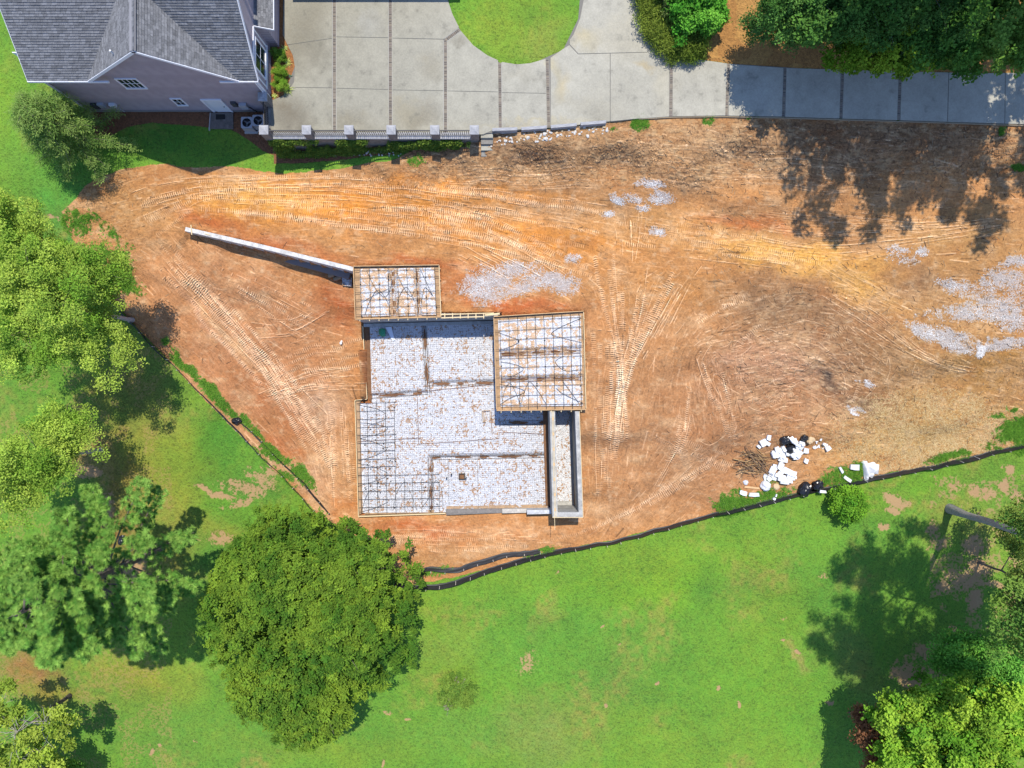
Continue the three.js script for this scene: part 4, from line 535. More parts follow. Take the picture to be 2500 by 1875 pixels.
function plasticTex(seed, big) {
  const w = 1024, d = new Uint8Array(w * w * 4), b = new Uint8Array(w * w * 4);
  for (let j = 0; j < w; j++) for (let i = 0; i < w; i++) {
    const x = i / w, y = j / w, n1 = tn(x, y, 7, seed), n2 = tn(x, y, big ? 26 : 40, seed + 1), n3 = tn(x, y, 90, seed + 2), n4 = tn(x, y, 240, seed + 3), h = hash2(i, j, seed + 4);
    const wr = Math.abs(tn((x + .02 * n2) % 1, y, big ? 48 : 64, seed + 6) - tn(x, (y + .02 * n3) % 1, big ? 60 : 80, seed + 7));     // creases
    const s = n2 * .5 + n1 * .3 + n3 * .2; let c = [lin(236), lin(238), lin(244)];
    const cl = big ? sst(.46, .58, s + (n4 - .5) * .12 + (n3 - .5) * .2) : sst(.655, .70, s + (n3 - .5) * .4 + (n4 - .5) * .2);
    const tan = big ? [lin(230), lin(176), lin(104)] : [lin(196), lin(140), lin(70)], kk = cl * (big ? .75 : .85);
    c = c.map((q, m) => q + (tan[m] - q) * kk);
    const dots = sst(.70, .80, tn(x, y, 150, seed + 9)) * sst(.35, .6, n3) * (big ? .15 : .8), g = [lin(104), lin(98), lin(94)]; c = c.map((q, m) => q + (g[m] - q) * dots);
    const k = .92 + .1 * h + .06 * (n4 - .5), o = (j * w + i) * 4; for (let m = 0; m < 3; m++) d[o + m] = s8(c[m] * k * [1, .985, .95][m] / 1.5); d[o + 3] = b[o + 3] = 255; b[o] = b[o + 1] = b[o + 2] = 255 * clamp(.5 * sst(0, .5, wr) + .3 * n3 + .2 * n4);
  }
  return [texture(w, w, d, true), texture(w, w, b, false)];
}
const pt1 = plasticTex(401, false), pt2 = plasticTex(431, true);
const mkPl = (t, s, bs) => new THREE.MeshStandardMaterial({ map: withRepeat(t[0], s, s), bumpMap: withRepeat(t[1], s, s), bumpScale: bs, roughness: .45 });
const plastic = mkPl(pt1, 1 / 6.2, .05), plasticClay = mkPl(pt2, 1 / 5.4, .06);
function sheet(name, c, n, m, yf, material, parent) { // crinkled sheet over four corners [[x,z]...], y from yf(x,z,s,t)
  const pos = [], uv = [], idx = [];
  for (let j = 0; j <= m; j++) for (let i = 0; i <= n; i++) { const s = i / n, t = j / m, x = lerp(lerp(c[0][0], c[1][0], s), lerp(c[3][0], c[2][0], s), t), z = lerp(lerp(c[0][1], c[1][1], s), lerp(c[3][1], c[2][1], s), t); pos.push(x, yf(x, z, s, t), z); uv.push(x, z); if (i < n && j < m) { const o = j * (n + 1) + i; idx.push(o, o + n + 1, o + 1, o + 1, o + n + 1, o + n + 2); } }
  const g = new THREE.BufferGeometry(); g.setAttribute('position', new THREE.Float32BufferAttribute(pos, 3)); g.setAttribute('uv', new THREE.Float32BufferAttribute(uv, 2)); g.setIndex(idx); g.computeVertexNormals(); return mesh(name, g, material, parent);
}
const lerpP = (a, b, t) => [lerp(a[0], b[0], t), lerp(a[1], b[1], t)];
const bil = (c, s, t) => lerpP(lerpP(c[0], c[1], s), lerpP(c[3], c[2], s), t);
const inset = (c, l, t, r, b) => { const w = Math.hypot(c[1][0] - c[0][0], c[1][1] - c[0][1]), h = Math.hypot(c[3][0] - c[0][0], c[3][1] - c[0][1]); return [bil(c, l / w, t / h), bil(c, 1 - r / w, t / h), bil(c, 1 - r / w, 1 - b / h), bil(c, l / w, 1 - b / h)]; };
const v3 = (p, y) => new V3(p[0], y, p[1]);
const rod = (pts, r, m, parent, name = 'rebar', sides = 5) => mesh(name, tube(pts, r, r, sides), m, parent);
function wavyRod(a, b, y, r, m, parent, name) { const n = 6, pts = []; for (let k = 0; k <= n; k++) { const t = k / n; pts.push(new V3(lerp(a[0], b[0], t) + rr(-.012, .012), y + rr(-.008, .008), lerp(a[1], b[1], t) + rr(-.012, .012))); } return rod(pts, r, m, parent, name); }
const chairGeo = new THREE.CylinderGeometry(.03, .055, .1, 6);
function raisedSlab(c, label, cuts, vertical, ins, nu, nv, tend, seed) {
  const t = thing('slab_formwork', label, 'formwork', [0, 0, 0], 'raised slab forms on the foundation walls'), R = rng(seed);
  // boards of the form, butted at the corners
  const i1 = inset(c, .045, .045, .045, .045);
  mesh('form_board', prism([c[0], c[1], i1[1], i1[0]], -.3, .12, .006), woodMat, t); mesh('form_board', prism([c[3], c[2], i1[2], i1[3]].map(p => p), -.3, .118, .006), woodMat, t);
  const e0 = bil(c, 0, .015), e1 = bil(c, 0, .985); mesh('form_board', prism([e0, inset(c, .045, 0, 0, 0)[0].map((q, k) => lerp(q, inset(c, .045, 0, 0, 0)[3][k], .015)), inset(c, .045, 0, 0, 0)[3].map((q, k) => lerp(q, inset(c, .045, 0, 0, 0)[0][k], .015)), e1], -.3, .116, .006), woodMat, t);
  const f0 = bil(c, 1, .015), f1 = bil(c, 1, .985), fi = inset(c, 0, 0, .045, 0); mesh('form_board', prism([f0, f1, lerpP(fi[2], fi[1], .015), lerpP(fi[1], fi[2], .015)], -.3, .117, .006), woodPale, t);
  mesh('wall_top', merge([prism(inset(c, .05, .05, .05, .05), -.5, -.16)]), concDust, t);
  const pc = inset(c, ...ins);
  // sheets over mounds of fill, with beam trenches between them
  const edges = [0, ...cuts.flatMap(q => [q[0], q[1]]), 1];
  for (let k = 0; k < edges.length; k += 2) {
    const a = edges[k], b = edges[k + 1], q = vertical ? [bil(pc, a, 0), bil(pc, b, 0), bil(pc, b, 1), bil(pc, a, 1)] : [bil(pc, 0, a), bil(pc, 1, a), bil(pc, 1, b), bil(pc, 0, b)];
    sheet('plastic_sheet', q, 50, 50, (x, z, s, tt) => { const e = vertical ? Math.min(k ? s : 1, k < edges.length - 2 ? 1 - s : 1) : Math.min(k ? tt : 1, k < edges.length - 2 ? 1 - tt : 1); return -.02 - .14 * Math.pow(1 - clamp(e / .12), 2) + .05 * (fbm(x * 2.5, z * 2.5, 3, seed) - .5) + .02 * (vn(x * 11, z * 11, seed) - .5); }, plasticClay, t);
  }
  for (const q of cuts) { const a = vertical ? bil(pc, q[0] - .01, 0) : bil(pc, 0, q[0] - .01), b = vertical ? bil(pc, q[1] + .01, 0) : bil(pc, 1, q[0] - .01), d = vertical ? bil(pc, q[1] + .01, 1) : bil(pc, 1, q[1] + .01), e = vertical ? bil(pc, q[0] - .01, 1) : bil(pc, 0, q[1] + .01); mesh('trench_sheet', prism([a, b, d, e], -.3, -.155), plasticClay, t); for (let k = 0; k < 5; k++) { const f = k / 5 + R() * .08, g = f + .06 + .12 * R(), lo = lerp(q[0], q[1], .15 + .2 * R()), hi = lerp(q[0], q[1], .6 + .3 * R()), cn = (s, w) => vertical ? bil(pc, w, Math.min(.98, s)) : bil(pc, Math.min(.98, s), w); mesh('clay_streak', prism([cn(f, lo + .005), cn((f + g) / 2, lo), cn(g, lo + .01), cn(g + .02, (lo + hi) / 2), cn(g, hi - .01), cn((f + g) / 2, hi), cn(f, hi - .008)], -.3, -.145), footMat2, t); } for (let k = 0; k < 4; k++) { const m = lerp(q[0], q[1], (k + .5) / 4); wavyRod(vertical ? bil(pc, m, .01) : bil(pc, .01, m), vertical ? bil(pc, m, .99) : bil(pc, .99, m), -.09 + .02 * (k % 2), .016, k % 2 ? rust : tanRod, t); } }
  // rebar grid
  const rc = inset(c, .08, .08, .08, .08);
  for (let k = 0; k < nu; k++) { const s = (k + .6) / nu; wavyRod(bil(rc, s, 0), bil(rc, s, 1), .075, .015, steel, t); }
  for (let k = 0; k < nv; k++) { const s = (k + .5) / nv; wavyRod(bil(rc, 0, s), bil(rc, 1, s), .095, .015, steel, t); }
  for (const q of tend) { const pts = q.map(([s, tt]) => v3(bil(pc, s, tt), .06)); const cv = new THREE.CatmullRomCurve3(pts); rod(cv.getPoints(24), .014, black, t, 'tendon'); }
  for (let k = 0; k < nu * nv * .32; k++) { const o = mesh('rebar_chair', chairGeo, black, t), p = bil(rc, (Math.floor(R() * nu) + .6) / nu, (Math.floor(R() * nv) + .5 + (R() - .5) * .5) / nv); o.position.set(p[0], .06, p[1]); }
  // pegs and wedges on the outside
  for (let k = 0; k < 9; k++) { const p = bil(c, (k + .5) / 9, 1.002); mesh('wall_tie', box(.05, .04, .14, p[0], .02, p[1] + .05), woodPale, t); }
  for (let k = 0; k < 5; k++) { const p = bil(c, 1.002, (k + .4) / 5); mesh('peg', box(.05, .4, .05, p[0] + .03, -.08, p[1]), woodMat, t); }
  return t;
}
const footMat2 = new THREE.MeshStandardMaterial({ color: rgb(.30, .15, .07), map: withRepeat(stoneTex, .6, .6), roughness: 1 }), tanRod = mat(.36, .24, .13, .8);
raisedSlab(formA, 'small raised slab form with white plastic in three strips at the short wall', [[.40, .475], [.735, .80]], true, [.42, .2, .38, .2], 9, 7, [[[.1, .05], [.22, .45], [.33, .6], [.42, .35], [.4, .05]], [[.05, .98], [.12, .7], [.24, .45], [.36, .7], [.4, .98]], [[.02, .7], [.2, .55], [.4, .42]], [[.5, .1], [.58, .4], [.68, .6], [.72, .5]], [[.48, .9], [.52, .6], [.62, .4], [.72, .7]], [[.82, .05], [.9, .35], [.97, .6]], [[.81, .75], [.87, .42], [.97, .6]]], 501);
raisedSlab(formB, 'large raised slab form with clay-stained plastic and dense rebar grid', [[.355, .425], [.66, .72]], false, [.32, .3, .22, .28], 10, 10, [[[.0, .14], [.12, .19], [.25, .25], [.14, .31], [.0, .35]], [[1, .03], [.7, .14], [.64, .19], [.78, .24], [1, .3]], [[.02, .48], [.2, .52], [.29, .57], [.2, .63], [.1, .66]], [[.78, .44], [.68, .5], [.78, .6], [1, .6]], [[.0, .74], [.2, .78], [.3, .83], [.2, .88]], [[.0, .97], [.12, .9], [.25, .86]], [[.02, .95], [.06, .8], [.12, .73], [.18, .82], [.24, .97]], [[.25, .97], [.3, .82], [.36, .72], [.44, .8], [.55, .97]], [[.76, .72], [.86, .85], [.95, .97]], [[.68, .8], [.74, .85], [.88, .92], [1, .97]]], 502);

// concrete walls
const fnd = thing('foundation_wall', 'tall concrete basement wall below the raised slab forms', 'wall');
mesh('north_wall', prism([[-11.05, -4.85], [-4.97, -4.99], [-1.32, -5.08], [-1.3, -4.77], [-4.96, -4.69], [-11.03, -4.55]], FL - .2, -.17), concMat, fnd);
mesh('wall_footing', prism([[-11.05, -4.5], [-1.25, -4.72], [-1.25, -4.45], [-11.05, -4.25]], FL - .2, FL + .06, .02), concMat, fnd);
mesh('block_wall', prism([[-11.17, -8.25], [-10.9, -8.26], [-10.8, -4.86], [-11.05, -4.86]], FL - .2, -.31), concMat, fnd);
mesh('block_wall', prism([[-1.3, -5.1], [-1.0, -5.1], [-.85, 1.8], [-1.11, 1.87]], FL - .2, -.31), concMat, fnd);
mesh('block_wall', prism([[-1.1, 1.55], [5.2, 1.5], [5.2, 1.8], [-1.1, 1.86]], FL - .2, -.31), concMat, fnd);
mesh('top_form', bar(P(1077, 768, .14), P(1206, 764, .14), .06, .3), woodPale, fnd); mesh('top_form', bar(P(1077, 776, .06), P(1180, 773, .06), .06, .25), woodPale, fnd); mesh('pipe_bundle', tube([P(1184, 770, .2), P(1200, 768, .2), P(1220, 766, .2)], .08, .08, 8), woodPale, fnd);
for (let u = 1086; u < 1200; u += 19) mesh('wall_tie', box(.06, .06, .38, ...P(u, 771, .15).toArray()), woodPale, fnd);
// narrow room south of the large raised slab
const pit = thing('foundation_room', 'narrow walled foundation room with white plastic floor beside the large raised slab', 'foundation');
const pW = (u, v) => { const p = P(u, v, 0); return [p.x, p.z]; };
const pl0 = pW(1342, 1004), pl1 = pW(1355, 1004), pl2 = pW(1361.5, 1250.5), pl3 = pW(1349, 1262.5), pr0 = pW(1403.7, 1004), pr1 = pW(1413.8, 1004), pr2 = pW(1423, 1262.5), pr3 = pW(1412.6, 1250.5), ps = pW(1361.5, 1262.5), pe = pW(1412.6, 1262.5);
mesh('wall', prism([pl0, pl1, pl2, ps, pl3], FL - .2, .02), concMat, pit); mesh('wall', prism([pr0, pr1, pr2, pe, pr3], FL - .2, .02), concMat, pit); mesh('wall', prism([pl2, pr3, pe, ps], FL - .2, .018), concMat, pit);
mesh('form_edge', bar(v3([pr1[0] + .02, pr1[1]], .06), v3([pr2[0] + .02, pr2[1]], .06), .035, .3), woodPale, pit); mesh('form_edge', bar(v3([pl3[0], pl3[1] + .02], .06), v3([pr2[0], pr2[1] + .02], .06), .035, .3), woodPale, pit);
mesh('form_edge', bar(v3([lerp(pl0[0], pl1[0], .45), pl0[1]], .05), v3([lerp(pl3[0], ps[0], .45), pl3[1] + .9], .05), .03, .03), woodPale, pit); mesh('form_edge', bar(v3([lerp(pl0[0], pl1[0], .7), pl0[1]], .05), v3([lerp(pl3[0], ps[0], .7), pl3[1]], .05), .03, .03), woodPale, pit);
for (let k = 0; k < 7; k++) { const t = (k + .5) / 7, p = lerpP(lerpP(pl0, pl1, .58), lerpP(pl3, ps, .58), t); mesh('wall_bracket', box(.09, .06, .2, p[0], .05, p[1]), woodMat, pit); }
mesh('floor', prism([pl1, pr0, pr3, pl2], FL - .2, FL - .08), concMat, pit);
sheet('plastic_sheet', [pW(1356, 1004), pW(1399, 1004), pW(1404, 1240), pW(1362, 1240)], 24, 80, (x, z) => FL - .02 + .03 * (fbm(x * 3, z * 3, 3, 77) - .5), plastic, pit);
mesh('wall_footing', prism([[pl0[0] - .35, pl0[1]], [pl0[0] - .01, pl0[1]], [pl3[0] - .01, pl3[1] - .3], [pl3[0] - .35, pl3[1] - .3]], FL - .2, FL + .1, .02), footMat2, pit);

// basement slab: plastic, mesh, bars
const slab = thing('basement_slab', 'large sunken slab area with white plastic, wire mesh and clay stains', 'slab');
const lw = (u, v) => { const p = P(u, v, FL); return [p.x, p.z]; };
const trench = [[[1035, 795], [1045, 962]], [[1045, 937], [1208, 934]], [[905, 968], [1045, 958]], [[1052, 1118], [1340, 1112]], [[1050, 1118], [1053, 1245]], [[1225, 1032], [1340, 1031]]].map(s => s.map(p => lw(...p)));
function segD(x, z, a, b) { const dx = b[0] - a[0], dz = b[1] - a[1], t = clamp(((x - a[0]) * dx + (z - a[1]) * dz) / (dx * dx + dz * dz)); return Math.hypot(x - a[0] - dx * t, z - a[1] - dz * t); }
const slabY = (x, z) => { let d = 9; for (const s of trench) d = Math.min(d, segD(x, z, s[0], s[1])); return FL + .02 - .16 * sst(.3, .08, d) + .05 * (fbm(x * 1.6, z * 1.6, 3, 88) - .5) + .035 * (vn(x * 7, z * 7, 89) - .5); };
sheet('plastic_sheet', [lw(903, 797), lw(1207, 788), lw(1213, 985), lw(908, 985)], 150, 100, slabY, plastic, slab);
sheet('plastic_sheet', [lw(879, 985), lw(1213, 985), lw(1216, 1249), lw(886, 1252)], 170, 140, slabY, plastic, slab);
sheet('plastic_sheet', [lw(1213, 1004), lw(1331, 1000), lw(1340, 1240), lw(1216, 1249)], 64, 120, slabY, plastic, slab);
{ // wet clay lying in the trenches, in ragged lengths
  const mud = new THREE.MeshStandardMaterial({ color: rgb(.30, .135, .05), map: withRepeat(stoneTex, .8, .8), roughness: .8 }), R = rng(612);
  for (const s of trench) { const L = Math.hypot(s[1][0] - s[0][0], s[1][1] - s[0][1]); let a = R() * .6; while (a < L - .3) { const len = .5 + 1.6 * R(), b = Math.min(L, a + len), pts = [], dx = (s[1][0] - s[0][0]) / L, dz = (s[1][1] - s[0][1]) / L; const n = 9; for (let k = 0; k <= n; k++) { const q = lerp(a, b, k / n), w = .02 + (.05 + .09 * R()) * Math.sin(Math.PI * k / n); pts.push([s[0][0] + dx * q - dz * w, s[0][1] + dz * q + dx * w]); } for (let k = n - 1; k > 0; k--) { const q = lerp(a, b, k / n), w = .02 + (.04 + .07 * R()) * Math.sin(Math.PI * k / n); pts.push([s[0][0] + dx * q + dz * w, s[0][1] + dz * q - dx * w]); } mesh('clay_streak', prism(pts, FL - .2, FL - .085), mud, slab); a = b + .2 + R() * .9; } }
  for (const s of trench) for (const o of [-.13, .13]) { const L = Math.hypot(s[1][0] - s[0][0], s[1][1] - s[0][1]), nx = -(s[1][1] - s[0][1]) / L * o, nz = (s[1][0] - s[0][0]) / L * o; wavyRod([s[0][0] + nx, s[0][1] + nz], [s[1][0] + nx, s[1][1] + nz], FL + .03, .014, steel, slab); }
}
{ // welded wire mesh laid over the plastic
  const parts = [], R = rng(613), r = .0048; const W2 = [];
  const wire = (a, b) => { const L = Math.hypot(b[0] - a[0], b[1] - a[1]), n = Math.max(2, Math.round(L / .3)), pts = []; const nx = -(b[1] - a[1]) / L, nz = (b[0] - a[0]) / L; for (let k = 0; k <= n; k++) { const t = k / n, w = (R() - .5) * .03, x = lerp(a[0], b[0], t) + nx * w, z = lerp(a[1], b[1], t) + nz * w; pts.push(new V3(x, slabY(x, z) + .012 + .035 * vn(x * 2.3, z * 2.3, 90), z)); } parts.push(tube(pts, r, r, 3, false)); };
  const area = [[[905, 800], [1205, 790], [1211, 984], [910, 984]], [[886, 988], [1211, 988], [1213, 1244], [892, 1247]], [[1215, 1006], [1330, 1003], [1338, 1237], [1218, 1244]]].map(q => q.map(p => lw(...p)));
  for (const q of area) { const wd = Math.hypot(q[1][0] - q[0][0], q[1][1] - q[0][1]), ht = Math.hypot(q[3][0] - q[0][0], q[3][1] - q[0][1]); for (let s = 0; s <= wd; s += .1524) { wire(bil(q, s / wd, 0), bil(q, s / wd, 1)); } for (let s = 0; s <= ht; s += .1524) wire(bil(q, 0, s / ht), bil(q, 1, s / ht)); }
  const o = mesh('wire_mesh', merge(parts), mat(.26, .26, .28, .6), slab); o.userData.kind = 'stuff';
}
{ // bars over the west strip and the southern strip
  for (let k = 0; k < 14; k++) { const v = 984 + k * 19.5, right = k < 9 ? 966 : 1072; wavyRod(lw(872 + k * .3, v + 1), lw(right + rr(-4, 4), v - 2), FL + .13, .015, steel, slab); }
  [879, 897, 919, 941, 963].forEach(u => wavyRod(lw(u, 980), lw(u + 4, 1253), FL + .105, .015, steel, slab)); [988, 1008, 1030, 1052, 1072].forEach(u => wavyRod(lw(u, 1168), lw(u + 1, 1250), FL + .105, .015, steel, slab));
  const line = (pts, m = rust, r = .016) => { for (let i = 0; i < pts.length - 1; i++) wavyRod(lw(...pts[i]), lw(...pts[i + 1]), FL + .085, r, m, slab); };
  line([[1019, 968], [1022, 1084], [1218, 1071], [1219, 1056], [1280, 1057], [1340, 1061]]); line([[873, 1078], [970, 1072], [1028, 1069]]); line([[903, 961], [1020, 964]]); line([[1200, 1004], [1201, 1058]]); line([[1048, 1115], [1338, 1110]], steel); line([[1020, 957], [1205, 938]], rust); line([[1036, 798], [1044, 960]], steel); line([[1052, 1115], [1054, 1244]], rust);
  line([[1095, 1122], [1096, 1230]], steel, .009); line([[1165, 1125], [1168, 1240]], steel, .009);
  const loop = pts => rod(new THREE.CatmullRomCurve3(pts.map(p => v3(lw(...p), FL + .1))).getPoints(20), .012, black, slab, 'tendon');
  loop([[875, 988], [925, 1000], [942, 1012], [942, 1022], [902, 1038]]); loop([[880, 1032], [903, 1034], [946, 1044], [940, 1053], [880, 1070]]); loop([[880, 1070], [915, 1080], [944, 1096], [930, 1106], [876, 1125]]); loop([[873, 1130], [920, 1142], [948, 1157], [935, 1167], [874, 1187]]); loop([[884, 1245], [898, 1205], [910, 1195], [920, 1200], [930, 1240]]); loop([[960, 1245], [970, 1200], [990, 1176], [1000, 1195], [1018, 1245]]); loop([[1030, 1240], [1050, 1210], [1065, 1172], [1078, 1195], [1082, 1245]]); loop([[880, 1250], [915, 1240], [948, 1225]]);
  const R = rng(614); for (let k = 0; k < 34; k++) { const o = mesh('rebar_chair', chairGeo, black, slab), bot = k > 18, p = lw(bot ? 880 + R() * 190 : 880 + R() * 86, bot ? 1165 + R() * 84 : 985 + R() * 180); o.position.set(p[0], FL + .09, p[1]); }
}
// boards around the slab
{
  const bd = (a, b, y1, w = .045, m = woodPale) => mesh('form_board', bar(v3(a, y1), v3(b, y1), w, .4), m, slab);
  bd(lw(886, 797), lw(896.5, 974), FL + .1); bd(lw(896, 974.5), lw(867.5, 977), FL + .095); bd(lw(867, 977), lw(875.5, 1260), FL + .1); bd(lw(876, 1260.5), lw(1088, 1253), FL + .12, .07);
  mesh('soil_strip', prism([lw(888, 797), lw(904, 797), lw(908, 984), lw(899, 975)], FL - .24, FL - .12), footMat2, slab);
  mesh('edge_beam', prism([lw(1088, 1243), lw(1191, 1241), lw(1226, 1241), lw(1226, 1252), lw(1192, 1253), lw(1090, 1257)], FL - .3, FL + .12, .01), new THREE.MeshStandardMaterial({ color: rgb(.30, .27, .24), map: withRepeat(stoneTex, .7, .7), roughness: .9 }), slab);
  const y1 = FL + .45, y2 = FL + 1.0, q = (u, v, y) => { const p = P(u, v, y); return [p.x, p.z]; };
  mesh('step_wall', prism([q(1226, 1243, y1), q(1286, 1242, y1), q(1286, 1252, y1), q(1226, 1253.5, y1)], FL - .3, y1, .01), new THREE.MeshStandardMaterial({ color: rgb(.74, .68, .58), map: withRepeat(stoneTex, .5, .5), roughness: .9 }), slab);
  mesh('step_wall', prism([q(1286, 1245.5, y2), q(1348, 1244.5, y2), q(1348.5, 1254.5, y2), q(1287, 1256, y2)], FL - .3, y2, .01), new THREE.MeshStandardMaterial({ color: rgb(.74, .75, .76), map: withRepeat(stoneTex, .5, .5), roughness: .85 }), slab);
  mesh('clay_ledge', prism([lw(890, 1249), lw(1088, 1245), lw(1088, 1251), lw(890, 1256)], FL - .2, FL + .0), concDust, slab); mesh('clay_ledge', prism([lw(1090, 1236), lw(1330, 1231), lw(1340, 1241), lw(1090, 1242)], FL - .2, FL + .03), concDust, slab); mesh('clay_ledge', prism([lw(869, 980), lw(880, 980), lw(886, 1252), lw(877, 1256)], FL - .2, FL + .01), concDust, slab);
  const rd = rr; // loose pipe stubs in the slab
  for (const [u, v, l] of [[1103, 1157, .5], [1091, 1166, .4], [1138, 1166, .45], [1133, 1120, .4]]) { const p = lw(u, v); mesh('pipe_stub', new THREE.CylinderGeometry(.05, .05, l, 8).translate(p[0], FL + l / 2, p[1]), v > 1150 ? black : mat(.7, .7, .7, .5), slab); }
  const p = lw(1128, 1163), fr = .2; mesh('drain_box', merge([box(.46, .14, .06, p[0], FL + .1, p[1] - fr), box(.46, .14, .06, p[0], FL + .1, p[1] + fr), box(.06, .14, .34, p[0] - fr, FL + .1, p[1]), box(.06, .14, .34, p[0] + fr, FL + .1, p[1])]), mat(.03, .025, .02, .8), slab); mesh('drain_floor', box(.34, .02, .34, p[0], FL + .06, p[1]), footMat2, slab);
  const w0 = lw(1187, 1018); const fr2 = thing('rebar_frame', 'small tan wooden box frame standing on the plastic beside the raised slab', 'frame', [w0[0], FL, w0[1]]); for (const [x0, z0, x1, z1] of [[-.3, -.45, .3, -.5], [-.3, -.45, -.2, .35], [-.2, -.4, -.08, .35], [-.25, .38, -.02, .35], [.3, -.5, .3, .2]]) mesh('lath', bar(new V3(x0, .2, z0), new V3(x1, .2, z1), .05, .04), tanRod, fr2);
}
{ // things left on the slab in the wall's shade
  const a = lw(934, 812); const g = new THREE.IcosahedronGeometry(.32, 3), pp = g.attributes.position; for (let i = 0; i < pp.count; i++) { const x = pp.getX(i), y = pp.getY(i), z = pp.getZ(i), k = .75 + .5 * vn(x * 5 + 3, y * 5 + z * 4, 7); pp.setXYZ(i, clamp(x * k, -.24, .24), clamp(y * k * .7, -.16, .2), clamp(z * k, -.3, .3)); } g.computeVertexNormals();
  const o = mesh('plastic_bag', g, mat(.02, .22, .10, .5)); o.position.set(a[0], FL + .2, a[1]); tag(o, 'crumpled green plastic bag on the shaded slab below the wall', 'bag');
  const b = lw(953, 816), bo = mesh('foam_board', prism([[-.36, -.5], [.1, -.55], [.36, .45], [.2, .52]], 0, .06, .01), mat(.62, .66, .72, .7)); bo.position.set(b[0], FL + .08, b[1]); tag(bo, 'tapered pale blue foam board on the shaded slab beside the green bag', 'board');
  const c = G(834, 836), st = mesh('pipe_end', new THREE.CylinderGeometry(.09, .09, .35, 10).rotateX(.5), mat(.75, .75, .72, .5)); st.position.set(c.x, c.y + .12, c.z); tag(st, 'short white pipe end sticking out of the orange soil', 'pipe');
}
{ // stub retaining wall with its footing in the trench
  const t = thing('retaining_wall', 'long thin white-topped concrete wall stub running west from the small slab', 'wall');
  const a = P(452, 559, .05), b = P(640, 602, .05), c = P(862, 657, .05); const n1 = new V3(b.z - a.z, 0, -(b.x - a.x)).normalize();
  const seg = (p, q, w, y0, y1, m, name, o = 0) => { const d = new V3().subVectors(q, p), L = d.length(), nx = -d.z / L, nz = d.x / L; return mesh(name, prism([[p.x + nx * (o - w / 2), p.z + nz * (o - w / 2)], [q.x + nx * (o - w / 2), q.z + nz * (o - w / 2)], [q.x + nx * (o + w / 2), q.z + nz * (o + w / 2)], [p.x + nx * (o + w / 2), p.z + nz * (o + w / 2)]], y0, y1, name === 'wall' ? .012 : 0), m, t); };
  const pale = new THREE.MeshStandardMaterial({ color: rgb(.86, .84, .80), map: withRepeat(stoneTex, .5, .5), roughness: .85 });
  seg(a, b, .3, -2.6, .05, pale, 'wall'); seg(b, c, .3, -2.8, .048, pale, 'wall'); seg(P(520, 580, -1.1), P(850, 668, -1.1), .55, -3, -1.6, mat(.2, .17, .16, .95), 'footing', .05);
  mesh('lath', bar(P(466, 549, .12), P(468, 573, .12), .06, .05), woodPale, t); mesh('lath', bar(P(500, 570, .1), P(512, 574, .1), .05, .04), woodPale, t);
  const lg = (u, v, r, l, an, lab) => { const p = G(u, v, -2.2), o = thing('cut_log', lab, 'log', [p.x, p.y + r, p.z], 'cut timber by the wall stub'); o.rotation.y = an; mesh('bark', new THREE.CylinderGeometry(r, r * .95, l, 10, 1, true).rotateZ(Math.PI / 2), mat(.28, .2, .12, .95), o); for (const s of [-1, 1]) mesh('cut_end', new THREE.CircleGeometry(r, 10).rotateY(s * Math.PI / 2).translate(s * l / 2, 0, 0), mat(.5, .36, .2, .9), o); };
  lg(810, 672, .19, .4, .2, 'short cut log lying in the trench below the wall stub'); lg(825, 680, .16, .55, .3, 'longer cut log touching the crumpled plastic below the wall stub');
  const s = G(848, 687, -2.2); const sh = sheet('plastic_sheet', [[s.x - .35, s.z - .4], [s.x + .4, s.z - .35], [s.x + .35, s.z + .4], [s.x - .3, s.z + .35]], 24, 24, (x, z, q, w) => s.y + .08 + .5 * Math.pow(fbm(x * 3.1, z * 3.1, 4, 66), 2), mkPl(pt1, .3, .04)); tag(sh, 'crumpled white plastic sheet at the wall stub beside the logs', 'plastic sheet');
}

// ---------------------------------------------------------------- trees and shrubs
function leafGeo(n, R, len, wid, seed, up = .5) {     // a spray of folded leaves
  const r = rng(seed), pos = [], q = new THREE.Quaternion(), e = new THREE.Euler();
  for (let k = 0; k < n; k++) {
    const c = new V3(r() * 2 - 1, (r() * 2 - 1) * .8, r() * 2 - 1); if (c.length() > 1) c.normalize(); c.multiplyScalar(R);
    const l = len * (.7 + .6 * r()), w = wid * (.7 + .6 * r()); e.set((r() - .5) * 2.4 * (1 - up), r() * 6.28, (r() - .5) * 2.4 * (1 - up) + .35); q.setFromEuler(e);
    const p = [[0, 0, 0], [l * .5, .12 * w, w * .5], [l, -.1 * l, 0], [l * .5, .12 * w, -w * .5]].map(a => new V3(...a).applyQuaternion(q).add(c));
    for (const i of [0, 1, 2, 0, 2, 3]) pos.push(p[i].x, p[i].y, p[i].z);
  }
  return geoFrom(pos);
}
function needleGeo(n, len, seed) {                    // a brush of needles round the end of a twig
  const r = rng(seed), pos = [];
  for (let k = 0; k < n; k++) { const a = r() * 6.28, t = .25 + 1.15 * Math.sqrt(r()), d = new V3(Math.cos(a) * Math.sin(t), Math.cos(t), Math.sin(a) * Math.sin(t)), s = new V3(-Math.sin(a), .3 * (r() - .5), Math.cos(a)).multiplyScalar(.022), b = new V3(0, -.06 * r(), 0), l = len * (.7 + .5 * r()); const e = b.clone().addScaledVector(d, l); e.y -= .02; pos.push(b.x - s.x, b.y, b.z - s.z, b.x + s.x, b.y, b.z + s.z, e.x, e.y, e.z); }
  return geoFrom(pos);
}
const leafMat = new THREE.MeshPhysicalMaterial({ color: 0xffffff, roughness: .9, specularIntensity: .25, transmission: .25, thickness: 0, side: THREE.DoubleSide });
